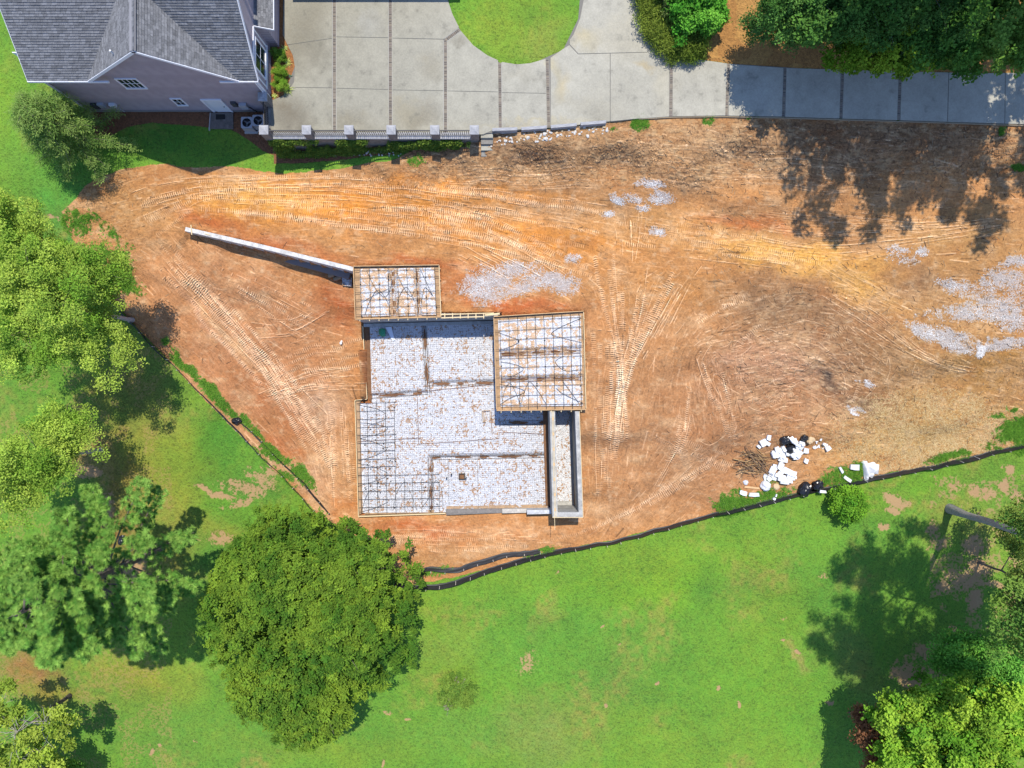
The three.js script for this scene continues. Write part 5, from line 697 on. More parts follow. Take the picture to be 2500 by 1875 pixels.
const needleMat = new THREE.MeshPhysicalMaterial({ color: 0xffffff, roughness: .9, specularIntensity: .2, transmission: .3, thickness: 0, side: THREE.DoubleSide });
const barkMat = mat(.13, .105, .085, .95), barkPale = mat(.36, .33, .30, .9), barkGrey = new THREE.MeshStandardMaterial({ color: rgb(.52, .49, .46), map: withRepeat(stoneTex, 3, 1.2), bumpMap: withRepeat(stoneTex, 5, .6), bumpScale: .06, roughness: .95 }), barkDark = mat(.07, .055, .045, .95);
const tint = (a, b, t, k) => rgb(lerp(a[0], b[0], t) * k, lerp(a[1], b[1], t) * k, lerp(a[2], b[2], t) * k);
function limb(a, b, r0, r1, R, sag = .12, n = 6) { const pts = [], L = a.distanceTo(b); const o = new V3((R() - .5), (R() - .2), (R() - .5)).multiplyScalar(L * sag); for (let k = 0; k <= n; k++) { const t = k / n; pts.push(new V3().lerpVectors(a, b, t).addScaledVector(o, Math.sin(Math.PI * t)).add(new V3((R() - .5) * .04 * L * .3, 0, (R() - .5) * .04 * L * .3))); } return tube(pts, r0, r1, 6); }
// spec: base [x,z], trunk height, lobes [dx,dy,dz, rx,ry,rz] about the base, n clumps, leaf shape, colours a..b
function tree(name, label, category, s, group) {
  const [bx, bz] = s.base, by = s.by ?? gy(bx, bz), R = rng(s.seed), t = thing(name, label, category, [bx, by, bz], group);
  const tr = s.trunk ?? .25, th = s.th ?? 3, lean = s.lean || [0, 0]; const parts = [];
  if (!s.noTrunk) {
    const pts = []; for (let k = 0; k <= 7; k++) { const q = k / 7; pts.push(new V3(lean[0] * q + (R() - .5) * .08, -.3 + (th + .3) * q, lean[1] * q + (R() - .5) * .08)); }
    mesh('trunk', tube(pts, pts.map((_, k) => tr * (k === 0 ? 1.5 : 1 - .5 * k / 7)), 0, 10), s.bark || barkMat, t);
    const top = pts[7], mid = pts[4];
    for (const l of s.lobes) { const e = new V3(l[0], l[1], l[2]); parts.push(limb(R() < .5 ? top : mid, e, tr * .42, tr * .1, R)); for (let k = 0; k < (s.twigs ?? 5); k++) { const a = R() * 6.28, c = R() * 1.4 - .5; parts.push(limb(new V3().lerpVectors(top, e, .5 + .5 * R()), e.clone().add(new V3(Math.cos(a) * l[3], c * l[4] * .8, Math.sin(a) * l[5]).multiplyScalar(.85)), tr * .16, tr * .03, R)); } }
    if (parts.length) mesh('limbs', merge(parts), s.limbMat || s.bark || barkMat, t);
  }
  const tot = s.lobes.reduce((q, l) => q + Math.pow(l[3] * l[4] * l[5], .667), 0), groups = s.geos.map(() => []);
  for (const l of s.lobes) {
    const n = Math.round(s.n * Math.pow(l[3] * l[4] * l[5], .667) / tot);
    const per = s.per ?? 12, tr0 = s.tuft ?? .42; let fresh = 0;
    for (let k = 0; k < n / per; k++) {
      const cy = s.dome ? lerp(-.35, 1, Math.pow(R(), .8)) : R() * 2 - 1, a = R() * 6.28, sq = Math.sqrt(1 - cy * cy), d = [Math.cos(a) * sq, cy, Math.sin(a) * sq];
      const b = fbm(d[0] * 2.2 + l[0] * 3.1 + 9, d[2] * 2.2 + d[1] * 2.6 + l[2] * 1.7 + 9, 3, s.seed), f = fbm(d[0] * 6 + l[0] + 30, d[2] * 6 + d[1] * 7 + l[2] + 30, 2, s.seed + 5);
      if (s.gap && f < s.gap) continue;
      const depth = Math.pow(R(), s.shell ?? 2.2) * .55, rad = (1 - depth) * (1 - (s.rough ?? .34) + (s.rough ?? .34) * 2 * b) * (.93 + .16 * f);
      const tx = l[0] + d[0] * l[3] * rad, ty = l[1] + d[1] * l[4] * rad, tz = l[2] + d[2] * l[5] * rad, hue = clamp(.5 + (fbm(tx * .7 + 50, tz * .7 + ty * .5, 2, s.seed + 9) - .5) * 1.6 + (R() - .5) * .6), kk = .84 + .32 * R(), big = tr0 * (.7 + .6 * R());
      for (let m = 0; m < per; m++) {           // one tuft of leaves at a twig's end
        const an = R() * 6.28, cz = R() * 2 - 1, ra = big * Math.cbrt(R()), sn = Math.sqrt(1 - cz * cz), x = tx + Math.cos(an) * sn * ra, y = ty + cz * ra * .7, z = tz + Math.sin(an) * sn * ra, sc = (s.size ?? 1) * (.75 + .55 * R()); if (y < .1) continue;
        groups[Math.floor(R() * groups.length)].push([x, y, z, sc, sc, sc, qEuler((R() - .5) * 1.2, R() * 6.28, (R() - .5) * 1.2), tint(s.a, s.b, clamp(hue + (R() - .5) * .4), kk * (.85 + .3 * R()))]);
      }
    }
  }
  const crown = new THREE.Group(); crown.name = 'crown'; t.add(crown);
  groups.forEach((g, i) => g.length && instanced('foliage', s.geos[i], s.mat || leafMat, g, crown));
  return t;
}
const oak = [leafGeo(12, .2, .2, .12, 25, .55), leafGeo(12, .2, .18, .1, 26, .4)];
const broad = [leafGeo(26, .36, .16, .085, 11, .45), leafGeo(26, .34, .15, .08, 12, .3)], fine = [leafGeo(18, .36, .19, .1, 13, .4), leafGeo(16, .4, .17, .09, 14, .3)], large = [leafGeo(16, .36, .24, .17, 15, .6), leafGeo(18, .32, .22, .16, 16, .5)], sprayG = [leafGeo(34, .3, .17, .03, 17, .2)], needle = [needleGeo(34, .21, 18)], smallLeaf = [leafGeo(22, .16, .09, .05, 19, .4)];

{ // broad round tree on the lawn
  const lobes = [[0, 3.2, 0, 7.4, 4.6, 7.0]]; const R = rng(5); for (let k = 0; k < 15; k++) { const a = R() * 6.28, e = R(), r = 6.1 * Math.sqrt(.1 + .9 * R()); lobes.push([Math.cos(a) * r, 3.0 + 3.9 * Math.sqrt(Math.max(0, 1 - r * r / 54)) + e * .7, Math.sin(a) * r, 1.8 + e, 1.1 + .5 * e, 1.8 + e]); }
  tree('round_tree', 'broad dense round green tree on the lawn beside the silt fence', 'tree', { base: [-14.3, 16.0], th: 3.2, trunk: .32, lobes, n: 19000, geos: oak, a: [.06, .155, .014], b: [.20, .31, .028], seed: 701, dome: true, shell: 1.7, twigs: 2, rough: .18, size: .95, gap: .24, per: 5, tuft: .22 });
}
{ // loose yellow-green trees along the west side
  const mk = (lab, dx, dy, h, R0_, n, seed, lobes) => { const p = P(dx, dy, h); return tree('birch_tree', lab, 'tree', { base: [p.x, p.z], by: gy(p.x, p.z), th: h * .8, trunk: .16, bark: barkPale, limbMat: barkMat, lobes, n, geos: fine, a: [.17, .33, .03], b: [.42, .54, .08], seed, gap: .4, rough: .46, shell: 1.2, twigs: 4, size: .8, per: 9, tuft: .45 }, 'loose yellow-green trees by the west lawn'); };
  mk('loose yellow-green tree, tallest of its row, overhanging the silt fence', 140, 750, 7, 4, 5200, 711, [[0, 8, 0, 3.0, 2.6, 2.8], [1.6, 7, -2.2, 2.2, 1.8, 2.0], [-2, 8.5, 1.6, 2.4, 2, 2.4], [1.8, 6.6, 2.4, 2.1, 1.6, 2.0], [-1.2, 9.2, -1.6, 2.2, 1.8, 2.2]]);
  mk('loose yellow-green tree beside the strip of lawn below the cedar', 30, 590, 6.5, 3, 3000, 712, [[0, 7, 0, 2.4, 2.2, 2.2], [1.4, 6.2, 1.4, 2, 1.6, 1.8], [-.8, 7.6, -1.6, 2, 1.6, 1.9], [2.6, 5.2, 2.2, 1.4, 1.1, 1.3]]);
  mk('loose yellow-green tree above the pine', 50, 1130, 6.5, 3, 3000, 713, [[0, 7, 0, 2.4, 2.2, 2.4], [1.3, 6, -1.6, 2, 1.6, 1.8], [-1.2, 7.5, 1.6, 2.2, 1.7, 2.2]]);
}
{ // pine with tufted branch ends
  const p = P(165, 1440, 8.4), by = gy(p.x, p.z), R = rng(721), t = thing('pine_tree', 'large blue-green pine with tufted branches beside the round tree', 'tree', [p.x, by, p.z]);
  mesh('trunk', tube([0, .2, .4, .6, .8, 1].map(k => new V3(.15 * Math.sin(k * 3), -.3 + 15.8 * k, .1 * k)), .34, .05, 10), barkMat, t);
  const limbs = [], tufts = [];
  for (let k = 0; k < 58; k++) {
    const h = 5 + 10 * Math.pow(k / 58, .9), len = (6.9 - (h - 5) * .5) * (.75 + .4 * R()), a = k * 2.4 + R() * .5, up = .12 + .35 * (h / 14), e = new V3(Math.cos(a) * len, h + len * up * .5, Math.sin(a) * len), o = new V3(0, h, 0); limbs.push(limb(o, e, .075, .02, R, .06));
    for (let q = 0; q < 95; q++) { const f = .28 + .74 * Math.sqrt(R()), side = (R() - .5) * 1.1 * (1.25 - f * .55), b = new V3().lerpVectors(o, e, f).add(new V3(-Math.sin(a) * side * 1.5, .12 + .22 * R() + .1 * Math.abs(side), Math.cos(a) * side * 1.5)); const sc = 1.0 + .5 * R(); tufts.push([b.x, b.y, b.z, sc, sc, sc, qEuler((R() - .5) * .7 + Math.sin(a) * .35, R() * 6.28, (R() - .5) * .7 - Math.cos(a) * .35), tint([.11, .28, .04], [.30, .48, .09], R(), .8 + .4 * R())]); }
  }
  for (let q = 0; q < 40; q++) { const a = R() * 6.28, r = R() * 1.2; tufts.push([Math.cos(a) * r, 14.6 + .9 * R() - r * .5, Math.sin(a) * r, 1.2, 1.2, 1.2, qEuler((R() - .5), R() * 6, R() - .5), tint([.11, .28, .04], [.30, .48, .09], R(), 1)]); }
  mesh('limbs', merge(limbs), barkMat, t); const crown = new THREE.Group(); crown.name = 'crown'; t.add(crown); instanced('foliage', needle[0], needleMat, tufts, crown);
}
{ // feathery cedar by the house
  const p = P(105, 290, 4.6), by = gy(p.x, p.z), R = rng(731), t = thing('cedar_tree', 'feathery drooping evergreen at the house corner', 'tree', [p.x, by, p.z]);
  mesh('trunk', tube([0, .33, .66, 1].map(k => new V3(.1 * k, -.3 + 7 * k, 0)), .17, .03, 8), barkMat, t);
  const limbs = [], tufts = [];
  for (let k = 0; k < 64; k++) { const h = .8 + 5.8 * Math.pow(k / 64, .95), len = (3.7 - h * .42) * (.75 + .4 * R()), a = k * 2.4 + R() * .4, e = new V3(Math.cos(a) * len, h + len * .05, Math.sin(a) * len), o = new V3(0, h, 0); limbs.push(limb(o, e, .035, .008, R, .08)); for (let q = 0; q < 26; q++) { const f = .25 + .8 * R(), sd = (R() - .5) * .7 * (1.2 - f * .6), b = new V3().lerpVectors(o, e, f).add(new V3(-Math.sin(a) * sd, -.02 - .22 * f * R(), Math.cos(a) * sd)), sc = .8 + .5 * R(); tufts.push([b.x, b.y, b.z, sc, sc * .7, sc, qEuler((R() - .5) * .6, -a + (R() - .5) * .9, -.25 + (R() - .5) * .5), tint([.12, .24, .04], [.34, .46, .12], R(), .75 + .5 * R())]); } }
  mesh('limbs', merge(limbs), barkMat, t); const crown = new THREE.Group(); crown.name = 'crown'; t.add(crown); instanced('foliage', sprayG[0], needleMat, tufts, crown);
}
{ // trees over the drive's far bed: tall ones that throw the shade, and a lower row in front
  const tall = (x, z, h, r, seed, lab) => tree('tall_tree', lab, 'tree', { base: [x, z], by: 2.35, th: h * .6, trunk: .3, bark: barkDark, lobes: [[0, h - r * .75, 0, r, r * .95, r], [r * .5, h - r * 1.3, r * .45, r * .55, r * .5, r * .55], [-r * .55, h - r * 1.2, r * .4, r * .5, r * .5, r * .5], [0, h - r * 1.5, -r * .4, r * .6, r * .5, r * .6]], n: 3000, geos: large, a: [.06, .16, .02], b: [.14, .27, .03], seed, gap: .47, rough: .5, shell: 1.3, twigs: 3, size: 1.1, per: 10, tuft: .6 }, 'tall trees behind the drive');
  tall(25.6, -24.6, 21.5, 6.3, 741, 'tall green tree behind the drive, its crown above the planting bed'); tall(34.5, -24.4, 20.5, 6.2, 742, 'tall green tree behind the far end of the drive'); tall(43.5, -24, 20, 6, 743, 'tall green tree beyond the far end of the drive');
  const low = (u, v, h, r, n, seed, lab, geos, a, b) => { const p = P(u, v, 2.4 + h * .7); return tree('understory_tree', lab, 'tree', { base: [p.x, p.z], by: 2.35, th: h * .6, trunk: .11, bark: barkDark, limbMat: barkGrey, lobes: [[0, h * .72, 0, r, r * .7, r], [r * .7, h * .6, r * .5, r * .6, r * .45, r * .6], [-r * .7, h * .62, r * .4, r * .6, r * .45, r * .6], [.2 * r, h * .95, -.5 * r, r * .7, r * .5, r * .7]], n, geos, a, b, seed, gap: .38, rough: .45, shell: 1.4, twigs: 6, per: 8, tuft: .4, size: .85 }, 'dark trees in the planting bed'); };
  low(1985, -22, 9, 2.2, 2600, 751, 'dark feathery green tree at the open end of the pine straw bed', fine, [.05, .15, .02], [.12, .26, .05]); low(2075, 5, 7, 2.2, 2000, 752, 'dark green tree with pale bare twigs in the pine straw bed', fine, [.05, .15, .02], [.12, .25, .04]);
  low(2170, 60, 6.5, 2.6, 1900, 753, 'bright yellow-green leafy tree overhanging the drive edge', large, [.14, .28, .015], [.28, .42, .03]); low(2330, 40, 8, 2.8, 2000, 754, 'dark leafy tree in the bed beside the bright one', large, [.05, .16, .02], [.12, .27, .04]); low(2460, 30, 9, 2.8, 2200, 755, 'mid green leafy tree at the far end of the bed', large, [.09, .22, .03], [.2, .36, .06]); low(2110, -40, 10, 3, 2000, 756, 'dark green tree at the back of the pine straw bed', large, [.06, .16, .025], [.13, .27, .04]); low(2260, -60, 11, 3.2, 2000, 757, 'dark green tree at the back of the bed behind the leafy ones', fine, [.05, .15, .025], [.13, .26, .05]);
  low(1900, 40, 4, 1.5, 800, 758, 'low dark green shrub tree at the front of the pine straw bed', fine, [.05, .14, .025], [.12, .25, .05]);
}
{ // south-east corner
  const p = P(2345, 1835, 3.4); tree('maple_tree', 'bright green leafy tree with layered clumps at the lawn corner', 'tree', { base: [p.x, p.z], th: 5, trunk: .24, lobes: [[0, 7.2, 0, 4.4, 2.6, 4.2], [-3.4, 6.2, -1.2, 2.2, 1.5, 2.0], [2.6, 6.6, -2.6, 2.4, 1.7, 2.2], [-1.4, 6.8, -3, 2.1, 1.4, 1.9], [3.6, 7, 1.6, 2.4, 1.8, 2.4], [-3.0, 6, 2.2, 2.2, 1.6, 2.2]], n: 5200, geos: large, a: [.12, .30, .02], b: [.36, .52, .05], seed: 761, gap: .3, rough: .42, shell: 1.6, size: .9 });
  const q = P(2420, 1640, 2); tree('dark_tree', 'small dark green tree standing in shade behind the bright leafy tree', 'tree', { base: [q.x, q.z], th: 3.6, trunk: .13, lobes: [[0, 5, 0, 2.6, 1.7, 2.4], [-1.8, 4.2, -1, 1.5, 1.1, 1.4], [1.6, 4.6, 1.6, 1.7, 1.3, 1.7]], n: 2400, geos: fine, a: [.09, .28, .035], b: [.2, .46, .06], seed: 762, gap: .3, rough: .4, shell: 1.6 });
  const d = P(2135, 1800, 0); tree('withered_shrub', 'rust-brown withered shrub beside the bright leafy tree', 'shrub', { base: [d.x, d.z], th: 2.4, trunk: .07, lobes: [[-.5, 4.4, -.4, 1.0, .8, 1.2], [.5, 4.0, 1.2, 1.1, .8, 1.0], [-.6, 4.2, -1.4, .8, .6, .8]], n: 620, geos: fine, a: [.20, .075, .035], b: [.36, .17, .08], seed: 763, rough: .4, gap: .35, shell: 1.3 });
  const b = P(2319, 1242, -2.4); tree('tall_tree', 'tall tree with bare grey lower trunk standing on patchy lawn', 'tree', { base: [b.x, b.z], th: 16.5, trunk: .27, bark: barkGrey, lean: [-1.0, .2], lobes: [[-3.0, 18.6, .1, 4.6, 4, 4.6], [-6.4, 18.4, 2.6, 2.6, 2, 2.4], [-5.4, 18, -2.4, 2.4, 1.8, 2.2], [-1.6, 18, -4.0, 2.2, 2.0, 2.2], [-3.4, 17.4, 5.0, 2.6, 2, 2.4], [1.6, 14, 1.0, 1.8, 1.6, 2.2]], n: 5200, geos: broad, a: [.09, .2, .03], b: [.2, .32, .05], seed: 764, gap: .5, rough: .58, shell: 1.3, size: 1.0, per: 10, tuft: .55 });
  const s = P(2490, 1420, 2.5); tree('leafy_tree', 'olive green small-leaved tree below the tall trunk', 'tree', { base: [s.x + .6, s.z], th: 4.5, trunk: .1, lobes: [[0, 6, 0, 2.0, 1.4, 2.8], [-.4, 5.2, -3.4, 1.4, 1, 1.8], [.2, 5.4, 3, 1.5, 1, 1.7]], n: 1700, geos: fine, a: [.13, .22, .03], b: [.28, .36, .07], seed: 765, gap: .38, rough: .45, shell: 1.4 });
}
{ // half-bare tree, south-west
  const p = P(25, 1800, 3); tree('half_bare_tree', 'half-bare tree with pale twigs and sparse yellow-green leaves', 'tree', { base: [p.x, p.z], th: 4.2, trunk: .15, bark: barkDark, limbMat: barkPale, lobes: [[0, 6, 0, 2.2, 1.6, 2.2], [2.2, 5.4, -.4, 1.8, 1.1, 1.6], [.6, 5, 2.6, 2, 1.3, 1.8], [-1.6, 6, -2, 1.8, 1.2, 1.8]], n: 900, geos: large, a: [.2, .3, .03], b: [.42, .52, .07], seed: 771, gap: .42, rough: .5, shell: 1.2, twigs: 16, size: .8 });
  const q = P(95, 1880, 1); tree('dark_tree', 'dark green rounded tree beside the half-bare one', 'tree', { base: [q.x - .6, q.z + 2.6], th: 3, trunk: .12, lobes: [[0, 4.2, 0, 3.0, 1.8, 2.6], [1.8, 3.4, -1, 1.4, 1.1, 1.4]], n: 1800, geos: fine, a: [.10, .24, .03], b: [.24, .38, .04], seed: 772, gap: .3, rough: .4 });
}
// shrubs
const shrub = (u, v, h, r, n, seed, name, lab, o = {}) => { const p = P(u, v, (o.y0 ?? -2.6) + h * .6); return tree(name, lab, 'shrub', { base: [p.x, p.z], by: o.by, noTrunk: o.noTrunk, th: h * .4, trunk: .05, lobes: o.lobes || [[0, h * .5, 0, r, h * .5, r], [r * .4, h * .55, r * .2, r * .6, h * .4, r * .6], [-r * .35, h * .55, -r * .3, r * .6, h * .42, r * .6]], n, geos: o.geos || smallLeaf, a: o.a || [.08, .24, .018], b: o.b || [.22, .42, .03], seed, rough: o.rough ?? .3, gap: o.gap ?? .2, shell: 1.6, size: o.size ?? 1.2, mat: o.mat, per: 6, tuft: Math.min(.35, r * .2) }, o.group); };
shrub(2072, 1229, 1.9, 1.2, 900, 781, 'round_shrub', 'round bright green shrub on the lawn below the silt fence', { y0: -2.5, geos: [leafGeo(18, .17, .13, .07, 20, .5)] });
{
  const t = shrub(1112, 1690, 1.7, 1.15, 620, 782, 'flowering_shrub', 'small open shrub with faded pink flower heads alone on the lawn', { y0: -3.4, a: [.08, .19, .025], b: [.22, .34, .05], geos: [leafGeo(14, .15, .2, .06, 21, .3)], rough: .5, gap: .2 });
  const R = rng(783), l = []; for (let k = 0; k < 60; k++) { const s = k < 46 ? [-.75 + R() * .35, .6 + R() * 1.1] : [R() * .8 - .2, R() * .9 - .9]; l.push([s[0] + (R() - .5) * .3, .95 + R() * .5, s[1] - (k < 46 ? .1 : 0) + (R() - .5) * .4 - .3, .6, .6, .6, qEuler(R() * 3, R() * 6, R() * 3), tint([.38, .24, .27], [.48, .36, .36], R(), .9)]); } instanced('flower_head', leafGeo(18, .12, .06, .05, 22, .2), leafMat, l, t);
}
{ // bed at the far side of the drive: low juniper and a bright shrub
  const jun = [[1620, 30, 1.5], [1632, 70, 1.4], [1650, 100, 1.2], [1608, 5, 1.4], [1690, 105, .9], [1600, -30, 1.4]]; jun.forEach(([u, v, r], i) => shrub(u, v, 1.2, r, 420, 790 + i, 'juniper_shrub', i === 0 ? 'olive juniper mound at the drive edge beside the bright green shrub' : i === 4 ? 'low juniper mound at the foot of the bright green shrub' : i === 2 ? 'olive juniper mound at the tip of the planting bed' : i === 1 ? 'olive juniper mound between the bed tip and the bright green shrub' : 'olive juniper mound at the back of the bed', { y0: 2.4, by: 2.35, geos: sprayG, mat: needleMat, a: [.12, .19, .02], b: [.28, .35, .05], noTrunk: true, group: 'juniper mounds in the bed' }));
  shrub(1700, 15, 3.0, 1.9, 1500, 797, 'leafy_shrub', 'large bright emerald shrub in the planting bed', { y0: 2.4, by: 2.35, geos: [leafGeo(18, .22, .15, .09, 23, .5)], a: [.07, .27, .02], b: [.2, .47, .05], rough: .5 });
  shrub(1660, -20, 3, 1.5, 700, 798, 'leafy_shrub', 'olive grey shrub behind the bright emerald one', { y0: 2.4, by: 2.35, a: [.08, .12, .03], b: [.15, .18, .05], rough: .45 });
}
{ // foundation planting by the big window
  const spots = [[676, 131, .9, .42], [684, 135, .8, .36], [682, 173, .9, .5], [682, 206, .9, .52]]; spots.forEach(([u, v, h, r], i) => shrub(u, v, h, r, 260, 800 + i, 'boxwood_shrub', ['dark boxwood under the window trim nearest the entry porch', 'sunlit boxwood beside the dark one near the entry porch', 'middle boxwood of the bed below the large window', 'last boxwood of the bed toward the railing'][i], { y0: 2.4, by: 2.37, a: i ? [.14, .28, .02] : [.07, .16, .02], b: i ? [.30, .44, .05] : [.14, .26, .03], geos: smallLeaf, size: .55, rough: .2, noTrunk: true, group: 'boxwoods below the large window' }));
  const R = rng(809); [[703, 152], [703, 219], [669, 233], [693, 117], [707, 185]].forEach(([u, v], i) => { const p = P(u, v, 2.5), t = thing('lily_plant', ['yellow-green strappy plant beside the middle boxwood', 'largest yellow-green strappy plant at the curve of the bed', 'small strappy plant at the bed corner by the railing', 'strappy plant at the narrow end of the bed', 'tiny dark strappy plant on open mulch'][i], 'plant', [p.x, 2.36, p.z], 'strappy plants in the mulch bed'); const l = [], n = [26, 34, 14, 20, 10][i], s = [.8, 1, .6, .7, .45][i]; const pos = []; for (let k = 0; k < n; k++) { const a = R() * 6.28, len = s * (.3 + .25 * R()), w = .02; const A = new V3(0, .02, 0), Bm = new V3(Math.cos(a) * len * .5, .18 * s, Math.sin(a) * len * .5), C = new V3(Math.cos(a) * len, .08 * s, Math.sin(a) * len), sd = new V3(-Math.sin(a) * w, 0, Math.cos(a) * w); for (const q of [[A.clone().sub(sd), A.clone().add(sd), Bm.clone().add(sd)], [A.clone().sub(sd), Bm.clone().add(sd), Bm.clone().sub(sd)], [Bm.clone().sub(sd), Bm.clone().add(sd), C]]) for (const w2 of q) pos.push(w2.x, w2.y, w2.z); } mesh('leaves', geoFrom(pos), mat(i === 4 ? .08 : .34, i === 4 ? .16 : .40, .09, .7, { side: THREE.DoubleSide }), t).userData.kind = 'stuff'; });
}
{ // ivy on the retaining wall and stones at its foot
  const R = rng(820), l = []; for (let k = 0; k < 5200; k++) { const x = -16.3 + 13.4 * Math.pow(R(), 1.15), top = 2.45 - .25 * R(), fade = clamp((x + 16.4) / 13.5), y = lerp(top, -.1 + 1.2 * fade, Math.pow(R(), 1.1)); if (fbm(x * .9, y * 1.2, 3, 821) < .36 + .26 * fade) continue; const out = .05 + .25 * R() + (2.4 - y) * .12; l.push([x, y, -16.45 + out, .8, .8, .8, qEuler(R() - .5, R() * 6.28, R() - .5), tint([.07, .15, .02], [.2, .27, .035], R(), .8 + .5 * R())]); }
  const o = instanced('ivy', leafGeo(9, .13, .11, .085, 24, .4), leafMat, l); tag(o, 'ivy and weeds climbing over the retaining wall face', 'ivy');
}
console.log('plants done');

// ---------------------------------------------------------------- silt fences
function siltFence(label, px, o = {}) {
  const t = thing('silt_fence', label, 'fence', [0, 0, 0], 'black silt fences round the plot'), R = rng(o.seed || 1); const cv = new THREE.CatmullRomCurve3(px.map(([u, v]) => G(u, v, -2.5)), false, 'centripetal'), L = cv.getLength(), n = Math.ceil(L / .16), hgt = o.h ?? .55; const pos = [], uv = [], idx = [], m = 9;
  for (let i = 0; i <= n; i++) {
    const p = cv.getPointAt(i / n), d = cv.getTangentAt(i / n), l = Math.hypot(d.x, d.z), nx = -d.z / l, nz = d.x / l, s = i / n * L, sag = .5 + .5 * vn(s * .35, 3, o.seed), wob = (vn(s * .9, 1, o.seed) - .5) * .14, lean = (o.lean ?? .22) * (.5 + vn(s * .25, 7, o.seed)), gyy = gy(p.x, p.z);
    for (let k = 0; k < m; k++) { const q = k / (m - 1), w = (q < .15 ? -.10 + q * .55 : (q - .15) * lean * 1.6 - .03) + wob + .05 * (vn(s * 2.6, k * .6, o.seed + 2) - .5), y = (q < .15 ? .012 : (q - .15) / .85 * hgt * (.55 + .45 * sag)) + .03 * (vn(s * 3.1, k, o.seed + 4) - .5) * q; pos.push(p.x + nx * w * (o.flip ? -1 : 1), gyy + y + .015, p.z + nz * w * (o.flip ? -1 : 1)); uv.push(s, q); if (i < n && k < m - 1) { const a = i * m + k; idx.push(a, a + m, a + 1, a + 1, a + m, a + m + 1); } }
  }
  const g = new THREE.BufferGeometry(); g.setAttribute('position', new THREE.Float32BufferAttribute(pos, 3)); g.setAttribute('uv', new THREE.Float32BufferAttribute(uv, 2)); g.setIndex(idx); g.computeVertexNormals(); mesh('fabric', g, fabricMat, t);
  const st = Math.floor(L / 1.15); for (let k = 0; k <= st; k++) { const f = clamp((k + .2 * (R() - .5)) / st), p = cv.getPointAt(f), d = cv.getTangentAt(f), l = Math.hypot(d.x, d.z), nx = -d.z / l, nz = d.x / l, w = (o.lean ?? .22) * .9 * (o.flip ? -1 : 1), y = gy(p.x, p.z); mesh('stake', bar(new V3(p.x + nx * w * .2, y - .2, p.z + nz * w * .2), new V3(p.x + nx * (w + .06), y + hgt + .06, p.z + nz * (w + .06)), .035, .035), stakeMat, t); }
}
const fabricMat = mat(.018, .018, .02, .55, { side: THREE.DoubleSide }), stakeMat = mat(.55, .5, .42, .8);
siltFence('long black silt fence along the lower edge of the plot, bags leaning on it', [[965, 1422], [1010, 1432], [1060, 1430], [1110, 1418], [1160, 1402], [1230, 1378], [1290, 1362], [1360, 1345], [1420, 1334], [1490, 1324], [1540, 1311], [1620, 1288], [1700, 1266], [1800, 1240], [1900, 1217], [1980, 1199], [2060, 1181], [2130, 1165], [2220, 1150], [2300, 1132], [2400, 1108], [2530, 1078]], { seed: 31, h: .5, lean: .13 });
siltFence('short slumped black silt fence beside the round tree', [[1012, 1397], [1050, 1388], [1080, 1390], [1120, 1386], [1150, 1375], [1185, 1366], [1220, 1354], [1262, 1348], [1318, 1342]], { seed: 32, h: .3, lean: .2 });
siltFence('long black silt fence running down the west side of the soil', [[262, 728], [300, 768], [340, 808], [380, 850], [424, 891], [465, 935], [506, 977], [545, 1016], [585, 1056], [620, 1092], [660, 1135], [696, 1168], [727, 1201], [771, 1249]], { seed: 33, h: .45, lean: .1, flip: true });
siltFence('short black silt fence starting at a crumpled fabric heap', [[585, 1027], [612, 1050], [640, 1078], [685, 1128], [710, 1150], [736, 1176], [772, 1216], [806, 1255]], { seed: 34, h: .35, lean: .12, flip: true });
function lump(r, sx, sy, sz, seed, amp = .35, det = 4) { const g = new THREE.IcosahedronGeometry(r, det), p = g.attributes.position; for (let i = 0; i < p.count; i++) { const x = p.getX(i), y = p.getY(i), z = p.getZ(i), k = 1 + amp * 2 * (fbm(x / r * 2 + 7, z / r * 2 + y / r * 2.3 + 7, 4, seed) - .5); p.setXYZ(i, x * sx * k, Math.max(-.45 * r * sy, y * sy * k), z * sz * k); } const q = g.index ? g : g; q.computeVertexNormals(); return q; }
const bagMat = mat(.012, .012, .014, .25);
